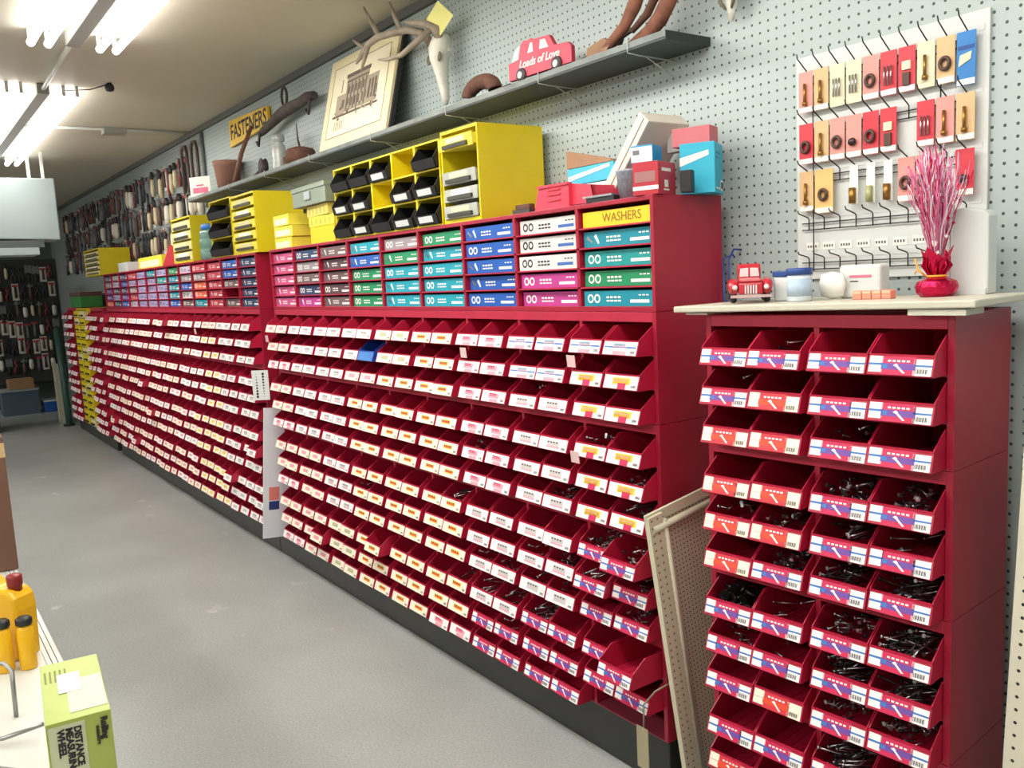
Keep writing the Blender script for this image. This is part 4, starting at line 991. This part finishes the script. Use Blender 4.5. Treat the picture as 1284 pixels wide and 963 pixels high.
PAPR, PAPK, TAN, CRM, ORG = mat('card_red', (206, 52, 66), .4), mat('card_pink', (228, 150, 140), .45), mat('card_tan', (214, 178, 130), .45), mat('card_cream', (222, 214, 180), .35), mat('card_orange', (236, 190, 120), .45)
CBL = mat('card_blue', (36, 120, 190), .4)
BRS, BRN = mat('brass_bit', (160, 120, 60), .35, metal=.8), mat('dark_bit', (84, 58, 48), .5)
def pack(j, row, m, item, label, w_=.038, h=.088, dx=0, top=None):
    z = ROWZ[row] + .0005; xx = .255 + j * .0431 + dx
    t = thing('blister_pack', label, 'pack', (xx, .299 - .0245, z - .006), group='small carded packs on the white rack', rot=(0, 0, 0))
    mb = MB()
    mb.box(-w_ / 2, w_ / 2, 0, .0012, -h + .0, .006, m); mb.build('card', t)
    if m not in (CRM,):
        MB().box(-w_ / 2 + .001, w_ / 2 - .001, -.0006, -.0001, -h + .001, -h + .013, PAPER).build('price_label', t)
    if item == 'ring':
        n = 14; MB().tube([(.010 * math.cos(2 * PI * k / n), -.005, -h * .55 + .012 * math.sin(2 * PI * k / n)) for k in range(n + 1)], .0042, BRN, 8, caps=False).build('fitting', t)
    elif item == 'rod': MB().tube([(0, -.005, -h * .25), (0, -.005, -h * .8)], .0035, BRS, 8).build('fitting', t); MB().tube([(0, -.005, -h * .72), (0, -.005, -h * .82)], .006, BRS, 8).build('fitting', t)
    elif item == 'box': MB().box(-.009, .010, -.005, -.0002, -h * .48, -h * .28, mat('pale_yellow_label', (246, 238, 190), .5)).build('inset', t); MB().box(-.008, .008, -.005, -.0002, -h * .85, -h * .55, BRN).build('fitting', t)
    elif item == 'knob': MB().lathe([(0, -.012), (.008, -.012), (.010, -.006), (.005, -.001), (0, -.0005)], (0, 0, -h * .62), mat('black_knob', (50, 30, 34), .3), 12, axis=1).build('fitting', t)
    elif item == 'tube':
        MB().tube([(0, -.006, -h * .55), (0, -.006, -h * .97)], .008, BRS if j % 2 else mat('clear_green', (170, 172, 120), .3), 10).build('fitting', t)
    elif item == 'blue': MB().prism([(-.015, -h * .62), (.01, -h * .5), (.012, -h * .35), (-.012, -h * .4)], 1, -.002, -.0002, CRM).build('print', t); MB().box(-.017, .017, -.0009, -.0002, -.03, -.022, mat('deep_blue', (24, 70, 140), .4)).build('print', t)
    elif item == 'sheet':
        for q in range(3): MB().tube([(-.008 + q * .008, -.004, -h * .3), (-.008 + q * .008, -.004, -h * .75)], .002, METAL, 6).build('fitting', t)
    return t
P = 'in the %s row of the white rack, %s from left'
R1 = [(PAPK, 'rod'), (TAN, 'rod'), (CRM, 'sheet'), (CRM, 'sheet'), (PAPK, 'ring'), (PAPR, 'sheet'), (PAPR, 'box'), (CRM, 'rod'), (TAN, 'ring'), (CBL, 'blue')]
NMS = {PAPK.name: 'pale pink', TAN.name: 'tan', CRM.name: 'cream', PAPR.name: 'red', ORG.name: 'orange-tan', CBL.name: 'blue', PAPER.name: 'white'}
R2 = [(PAPR, 'ring'), (TAN, 'rod'), (PAPK, 'ring'), (PAPK, 'knob'), (PAPR, 'ring'), (PAPR, 'box'), None, (PAPR, 'sheet'), (PAPK, 'rod'), (TAN, 'rod')]
R3 = [(TAN, 'rod'), (ORG, 'ring'), None, (PAPER, 'tube'), (PAPER, 'tube'), (PAPER, 'tube'), (PAPK, 'ring'), (PAPK, 'ring'), None, (PAPR, 'knob')]
for row, R in enumerate((R1, R2, R3)):
    for j, e in enumerate(R):
        if e is None: continue
        w_, h = .039, .09
        if row == 2 and j == 1: w_, h = .050, .098
        if row == 2 and e[1] == 'tube': w_, h = .021, .085
        if row == 0 and j == 9: h = .102
        pack(j, row, e[0], e[1], '%s carded pack in the %s row of the white rack, %s from left' % (NMS[e[0].name], ORD[row + 1], ordn(j + 1)), w_, h, dx=.006 if (row, j) == (2, 1) else 0)

# ------------------------------------------------------------------ panels leaning between cabinets
t = thing('perforated_panel', 'beige perforated steel panel leaning between the middle and nearest cabinets', 'panel', (.055, .012, .001), rot=(.155, 0, .0))
PH2 = pegboard('perforated_beige', (204, 198, 172), .0127, .0024, (1, 2), hole=(96, 84, 66))
PB = pegboard('perforated_beige_flange', (214, 208, 180), .02, .0030, (1, 2), hole=(120, 108, 84))
MB().box(-.004, .0, .055, .265, .0, .80, PH2).build('perforated_sheet', t)
MB().box(-.004, .012, .0, .05, .0, .82, PB).build('flange', t)
MB().tube([(.008, .055, .0), (.008, .055, .80)], .008, BEIGE, 10).build('corner_bead', t)
MB().tube([(.010, .012, .785), (.010, .25, .785)], .009, BEIGE, 10).build('top_bead', t)
MB().box(-.004, .004, .0, .265, .80, .826, BEIGE).build('top_strip', t)
o = thing('shelf_clip', 'beige metal clip plate on a bent wire at the foot of the leaning panel', 'clip', (-.02, -.075, .001))
MB().box(-.022, .022, -.003, .0, .09, .21, mat('clip_beige', (160, 150, 120), .5)).build('plate', o, .004)
MB().tube([(0, .004, .19), (0, .006, .27), (.03, .02, .315), (.045, .06, .33)], .0025, mat('clip_wire', (150, 140, 120), .4), 6).build('wire', o); MB().tube([(.0, -.001, .10), (0, -.001, .0)], .0025, mat('clip_wire', (150, 140, 120), .4), 6).build('leg', o)
t = thing('pegboard_panel', 'off-white perforated panel standing against the right side of the nearest cabinet', 'panel', (.856, .0, .001), rot=(-.0, .040, .0))
PP = pegboard('perforated_offwhite', (222, 216, 196), .0254, .0032, (1, 2), hole=(40, 38, 36))
mb = MB(); mb.box(-.004, .004, .0, .24, 0, 1.15, PP, Matrix.Rotation(0, 4, 'X')); mb.build('sheet', t)
mb = MB(); mb.box(-.004, .035, -.003, .0, 0, 1.15, pegboard('perforated_offwhite_edge', (222, 216, 196), .0254, .0032, (0, 2), hole=(40, 38, 36), off=(.0, 0))); mb.build('edge_flange', t)
t = thing('divider_panel', 'tall white plastic panel standing out between the far and middle cabinets', 'panel', (-2.80, -.125, .125), rot=(-.09, 0, 0))
MB().box(-.003, .003, 0, .26, 0, .69, mat('white_acrylic', (226, 230, 236), .25)).build('sheet', t)
MB().box(.0032, .0040, .03, .085, .20, .27, mat('pink_print2', (226, 130, 120), .6)).build('sticker', t); MB().box(.0032, .0042, .03, .085, .15, .195, mat('navy_print', (40, 60, 120), .6)).build('sticker', t)
t = thing('size_gauge', 'white card gauge with rows of round holes hanging above the white panel', 'gauge', (-2.83, -.100, .855), rot=(0, 0, -.75))
MB().box(-.002, .002, 0, .09, 0, .155, WHITE).build('card', t, .001)
for c_ in range(2):
    for k in range(9):
        r_ = .002 + .0006 * (k if c_ else 8 - k); MB().lathe([(0, .0022), (r_, .0022), (r_, .0030), (0, .0030)], (0, .025 + c_ * .036, .018 + k * .0148), BLACKP, 10, axis=0).build('hole', t)
# price tabs hanging from the racks
for (x, z, l) in ((-.272, ZT - .117, 'right part of the middle cabinet, top row'), (-.272, ZT - .39, 'right part of the middle cabinet, fourth row'), (-.83, ZT - .117, 'third bay of the middle cabinet, top row'),
                  (-2.66, ZT - .125, 'left end of the middle cabinet, top row'), (-3.9, ZT - .117, 'far cabinet, top row, fourth bay')):
    o = MB().box(-.018, .018, -.0006, .0006, -.034, 0, mat('smoky_tab', (226, 190, 190), .4)).build('price_tab'); o.location = (x, -.066, z); o.rotation_euler[0] = .1
    tag(o, 'small pale tab hanging from the %s' % l, 'tab')

# ------------------------------------------------------------------ left foreground gondola
GW = mat('gondola_white', (200, 200, 192), .4)
t = thing('gondola_shelf', 'white shelf unit in the left foreground with ribbed front edge', 'shelf', (0, 0, 0))
MB().box(-2.6, .75, -2.15, -1.39, .565, .60, GW).build('shelf_board', t, .002)
for k in range(3): MB().box(-2.6, .75, -1.3895 + k * .0115, -1.380 + k * .0115, .572, .599, GW).build('price_channel', t)
MB().box(-2.6, .75, -2.15, -1.42, .10, .13, GW).build('base_shelf', t); MB().box(-2.6, .75, -2.16, -2.14, .0, 1.0, GW).build('back_panel', t); MB().box(-2.6, .75, -2.1, -1.45, .0, .0995, KICK).build('kick_plate', t)
for x in (-2.59, -.9, .74): MB().box(x - .01, x + .01, -2.139, -1.45, .131, .564, GW).build('bracket', t)
LIME = mat('lime_card', (164, 178, 84), .4, noise=.12, scale=9); LIMEW = mat('pale_lime', (190, 196, 160), .35)
t = thing('boxed_product', 'lime green box reading DISTANCE MEASURING WHEEL on the white shelf', 'box', (.064, -1.42, .6005), -.10)
bw, bd, bh = .122, .045, .20
MB().box(-bw, bw, -bd, bd, 0, bh, LIME).build('box', t, .001)
MB().box(-.03, .10, -.01, .043, bh + .0003, bh + .0008, LIMEW).build('top_panel', t); MB().box(-.06, .02, -.022, .012, bh + .0009, bh + .0014, mat('silver_sticker', (206, 206, 206), .4)).build('sticker', t)
mb = MB()
for k in range(5): mb.box(-.085 + .0 * k, -.035, -.040 + k * .0075, -.037 + k * .0075, bh + .0004, bh + .0008, mat('olive_print', (120, 130, 60), .6))
mb.build('print_lines', t)
mb = MB(); mb.box(bw + .0003, bw + .0008, -.042, .008, .0, bh - .006, LIMEW); mb.build('pale_panel', t)
tx = MB()
RY = Matrix.Rotation(PI / 2, 4, 'Z') @ Matrix.Rotation(PI / 2, 4, 'X')      # faces +X
def sidetext(s_, size, y, z, bold=.0006):
    mx = Matrix.Translation((bw + .0014, y, z)) @ RY @ Matrix.Rotation(-PI / 2, 4, 'Z'); text_mb(tx, s_, size, INK, mx, .0003, align='LEFT', bold=bold)
sidetext('DISTANCE', .0135, -.003, bh - .012); sidetext('MEASURING', .0135, -.0145, bh - .012); sidetext('WHEEL', .0135, -.026, bh - .012)
sidetext('Rolling', .013, .034, bh - .008); sidetext('measure', .009, .025, bh - .02, .0002)
tx.build('lettering', t)
JY = mat('jug_yellow', (228, 176, 20), .35)
t = thing('oil_jug', 'yellow plastic jug with a dark red cap on the white shelf', 'jug', (-.70, -1.44, .6005), .65)
MB().prism([(-.09, 0), (.045, 0), (.05, .12), (.046, .15), (.030, .168), (.0, .170), (-.02, .165), (-.05, .19), (-.075, .185), (-.09, .15)], 1, -.03, .03, JY).build('body', t, .008)
MB().lathe([(.015, .16), (.015, .172), (.017, .174), (.017, .196), (.014, .199), (0, .199)], (.022, 0, 0), mat('dark_red_cap', (130, 30, 30), .4), 18).build('cap', t)
MB().tube([(-.03, -.034, .155), (-.055, -.035, .135), (-.07, -.034, .105)], .007, JY, 10).build('handle', t)
for k, (x, y) in enumerate(((-.615, -1.468), (-.60, -1.425), (-.645, -1.505))):
    t = thing('small_bottle', 'small yellow bottle with black cap before the yellow jug, %s' % ['middle one', 'nearest the shelf edge', 'furthest left'][k], 'bottle', (x, y, .6005))
    MB().lathe([(0, 0), (.017, 0), (.018, .003), (.018, .095), (.012, .103)], (0, 0, 0), JY, 18).build('body', t); MB().lathe([(.012, .103), (.0175, .104), (.0175, .116), (.012, .121), (0, .121)], (0, 0, 0), BLACKP, 18).build('cap', t)
PW_ = mat('galvanised_wire', (150, 152, 150), .35, metal=.7)
t = thing('display_hook', 'bent galvanised wire hook standing over the white shelf, upper one', 'hook', (-.45, -1.53, .6005))
MB().tube([(-.06, -.12, .075), (-.01, -.03, .085), (.055, .045, .10), (.085, .055, .092), (.10, .052, .0015)], .0045, PW_, 8).build('wire', t)
t = thing('display_hook', 'bent galvanised wire hook lying on the white shelf, lower one', 'hook', (-.28, -1.5, .6015))
MB().tube([(-.03, -.15, .006), (.0, -.06, .006), (.04, -.01, .012), (.07, .055, .03)], .0045, PW_, 8).build('wire', t)
t = thing('power_tool', 'black, grey and teal hand tool at the lower left corner', 'tool', (.0, -1.535, .6005), .3)
MB().tube([(-.04, -.02, .03), (.0, -.01, .05), (.05, .0, .055), (.1, .0, .04)], [.02, .028, .03, .02], mat('tool_grey', (110, 114, 116), .5), 14).build('housing', t)
MB().tube([(-.06, .01, .02), (-.02, .02, .03), (.02, .022, .025)], [.012, .018, .014], BLACKP, 12).build('grip', t); MB().tube([(.06, .01, .03), (.12, .01, .028)], [.02, .016], mat('tool_teal', (40, 100, 96), .5), 12).build('teal_band', t)
BRC = mat('brown_carton', (112, 78, 62), .75, noise=.08, scale=6)
t = thing('cardboard_box', 'tall brown carton standing on the white shelf at left frame edge', 'box', (-1.452, -1.352, .6005), rot=(0, 0, -.02))
MB().box(-.36, 0, -.5, 0, 0, .42, BRC).build('body', t, .003); MB().box(-.3605, .0008, -.0007 - .5, .0008, .355, .40, mat('tan_tape', (196, 166, 120), .5)).build('tape', t)
t = thing('cardboard_box', 'reddish-brown carton on top of the tall brown carton', 'box', (-1.50, -1.39, 1.024)); MB().box(-.34, 0, -.4, 0, 0, .17, mat('reddish_carton', (140, 84, 70), .75)).build('body', t, .003)
t = thing('blue_box', 'small blue box beside the brown carton behind the yellow jug', 'box', (-1.12, -1.45, .6005)); MB().box(-.12, 0, -.2, 0, 0, .075, mat('royal_blue', (30, 90, 170), .4)).build('body', t, .002); MB().box(-.12, 0, -.2, 0, .0755, .12, mat('dark_navy_lid', (50, 54, 62), .5)).build('lid', t, .002)

# ------------------------------------------------------------------ tools hanging on the far wall and the end wall
TC = dict(white=(216, 212, 200), black=(44, 42, 44), cream=(206, 190, 158), red=(170, 50, 56), brown=(92, 66, 58), grey=(110, 112, 112))
def tool_mesh(kind, a, b, seed):
    rr = random.Random(seed); mb = MB(); A, Bm = mat('tool_' + a, TC[a], .5), mat('tool_' + b, TC[b], .5); L = rr.uniform(.17, .23); w_ = rr.uniform(.018, .028)
    mb.tube([(0, 0, .0), (0, -.035, .004)], .002, WIREB, 6)
    if kind == 'handle':      # handled tool: head above, long grip
        mb.tube([(0, -.02, .012), (0, -.02, -.02), (0, -.02, -.05)], [w_ * .5, w_ * .9, w_ * .5], Bm, 8)
        mb.tube([(0, -.02, -.045), (0, -.02, -.06), (0, -.022, -L * .8), (0, -.02, -L)], [w_ * .5, w_ * .85, w_ * .9, w_ * .6], A, 10)
        mb.box(-w_ * 1.6, w_ * 1.6, -.03, -.012, -.032, -.008, Bm)
    elif kind == 'card':      # carded pack with a dark tool
        mb.box(-.034, .034, -.006, -.003, -L, .008, A); mb.tube([(0, -.014, -.03), (0, -.016, -L * .85)], [.010, .015], Bm, 8); mb.box(-.03, .03, -.0075, -.0062, -.035, -.006, mat('tool_red', TC['red'], .5))
    elif kind == 'pliers':
        for s_ in (-1, 1): mb.tube([(s_ * .004, -.014, .004), (s_ * .016, -.014, -.04), (-s_ * .004, -.014, -.07), (s_ * .022, -.014, -.12), (s_ * .016, -.014, -L)], [.004, .009, .007, .010, .006], A if s_ > 0 else Bm, 8)
    else:                     # square or trowel
        mb.box(-.035, .035, -.012, -.008, -L * .55, -.01, A); mb.tube([(0, -.014, -L * .5), (0, -.014, -L)], [.010, .014], Bm, 8); mb.box(-.006, .006, -.02, -.006, -.02, .004, Bm)
    return mb.mesh('hanging_tool')
TV = [('handle', 'white', 'black', 1, 'white-handled black tool'), ('card', 'black', 'grey', 2, 'dark carded tool'), ('pliers', 'black', 'red', 3, 'black and red pliers'), ('handle', 'cream', 'black', 4, 'cream-handled tool'),
      ('card', 'white', 'black', 5, 'white carded tool'), ('trowel', 'grey', 'black', 6, 'grey flat-bladed tool'), ('handle', 'brown', 'grey', 7, 'brown-handled tool'), ('card', 'white', 'brown', 8, 'white card with brown tool'), ('pliers', 'black', 'black', 9, 'black pliers')]
TM = [tool_mesh(*v[:4]) for v in TV]
rt = random.Random(21)
def weights(x, row):
    if x > -6.2: return [3, 1, 1, 4, 4, 1, 3, 4, 1] if row else [2, 1, 1, 6, 1, 2, 1, 1, 1]
    return [1, 6, 4, 1, 1, 2, 1, 1, 6]
ROWN = ['top', 'second', 'third']
for row, zt in enumerate((2.40, 2.16, 1.93)):
    k = 0; x = -4.70 if row else -5.05
    while x > -10.4:
        k += 1; v = rt.choices(range(9), weights(x, row))[0]
        o = bpy.data.objects.new('hanging_tool', TM[v]); COL.objects.link(o); o.location = (x, WY - .001, zt + rt.uniform(-.025, .015)); s_ = rt.uniform(.95, 1.12); o.scale = (s_, 1, s_)
        tag(o, '%s on the far wall, %s row, %s from the near end' % (TV[v][4], ROWN[row], ordn(k)), 'tool', 'tools hanging on the far wall')
        x -= rt.uniform(.095, .13)
RB90 = PI / 2
for row in range(6):
    for c_ in range(11):
        v = rt.choices(range(9), [3, 3, 2, 1, 4, 2, 1, 3, 3])[0]
        o = bpy.data.objects.new('hanging_tool', TM[v]); COL.objects.link(o); o.location = (-11.35, .22 - c_ * .085, 1.86 - row * .235 + rt.uniform(-.03, .03)); o.rotation_euler[2] = RB90; o.scale = (1.15, 1, 1)
        tag(o, '%s on the end wall, %s row down, %s from the right' % (TV[v][4], ordn(row + 1), ordn(c_ + 1)), 'tool', 'tools hanging on the end wall')
tb = MB().box(-11.4, -11.352, -.9, .29, .35, 1.95, mat('dark_tool_board', (52, 54, 54), .7)).build('tool_board'); tag(tb, 'dark board full of hanging tools on the end wall', 'board')
for k, x in enumerate((-4.68, -4.92)):
    t = thing('bow_saw', 'curved tube bow saw hanging at the near end of the tool wall, %s' % ['right one', 'left one'][k], 'saw', (x, WY - .04, 2.43))
    TB = mat('saw_frame', (88, 66, 62), .5)
    MB().tube([(-.06, 0, -.30), (-.075, 0, -.12), (-.065, 0, .0), (-.03, 0, .03), (.04, 0, .025), (.065, 0, -.03), (.07, 0, -.2), (.06, 0, -.30)], .011, TB, 10).build('frame', t)
    MB().box(-.062, .062, -.001, .001, -.305, -.29, METAL).build('blade', t)
# pipe stubs and small boxes at the far end
o = MB().box(-.30, .30, -.28, .26, 0, 1.85, mat('dark_green_panel', (44, 58, 58), .6, noise=.15, scale=3)).build('end_cabinet'); o.location = (-9.6, -.98, 0)
tag(o, 'tall dark green cabinet at the left edge beyond the hanging heater', 'cabinet')
t = thing('leaning_panel', 'beige steel upright panel standing at the far end of the racks', 'panel', (-9.55, -.04, .001), rot=(0, -.03, .2))
MB().box(-.16, .16, -.01, .01, 0, .68, BEIGE).build('sheet', t); MB().box(-.17, -.15, -.02, .02, 0, .70, BEIGE).build('edge', t)
t = thing('pole_stand', 'dark green pole leaning beside the beige upright panel', 'pole', (-9.2, -.06, .001), rot=(0, -.06, 0)); MB().tube([(0, 0, 0), (-.02, 0, .5), (-.1, 0, 1.1)], .035, mat('teal_metal', (50, 84, 76), .5), 12).build('pole', t); MB().lathe([(0, 0), (.06, 0), (.06, .02), (0, .03)], (0, 0, 0), BLACKP, 16).build('base', t)
t = thing('plastic_tote', 'blue-grey plastic tote on the floor at the far end', 'tote', (-10.9, -.35, .001)); MB().prism([(-.13, 0), (.13, 0), (.16, .3), (-.16, .3)], 1, -.2, .2, mat('blue_grey_plastic', (84, 104, 122), .5)).build('body', t); MB().box(-.17, .17, -.21, .21, .3, .325, mat('pale_rim', (150, 160, 160), .5)).build('rim', t)
t = thing('blue_case', 'bright blue case on the floor at the far end', 'case', (-10.9, .04, .001)); MB().box(-.13, .13, -.14, .14, 0, .13, mat('royal_blue', (30, 90, 170), .4)).build('body', t, .01); MB().box(-.13, .13, -.14, .14, .1305, .15, WHITE).build('lid', t)
t = thing('cardboard_box', 'brown carton lying on the blue-grey tote at the far end', 'box', (-10.9, -.32, .327)); MB().box(-.12, .12, -.14, .14, 0, .12, CARDB).build('body', t, .003)
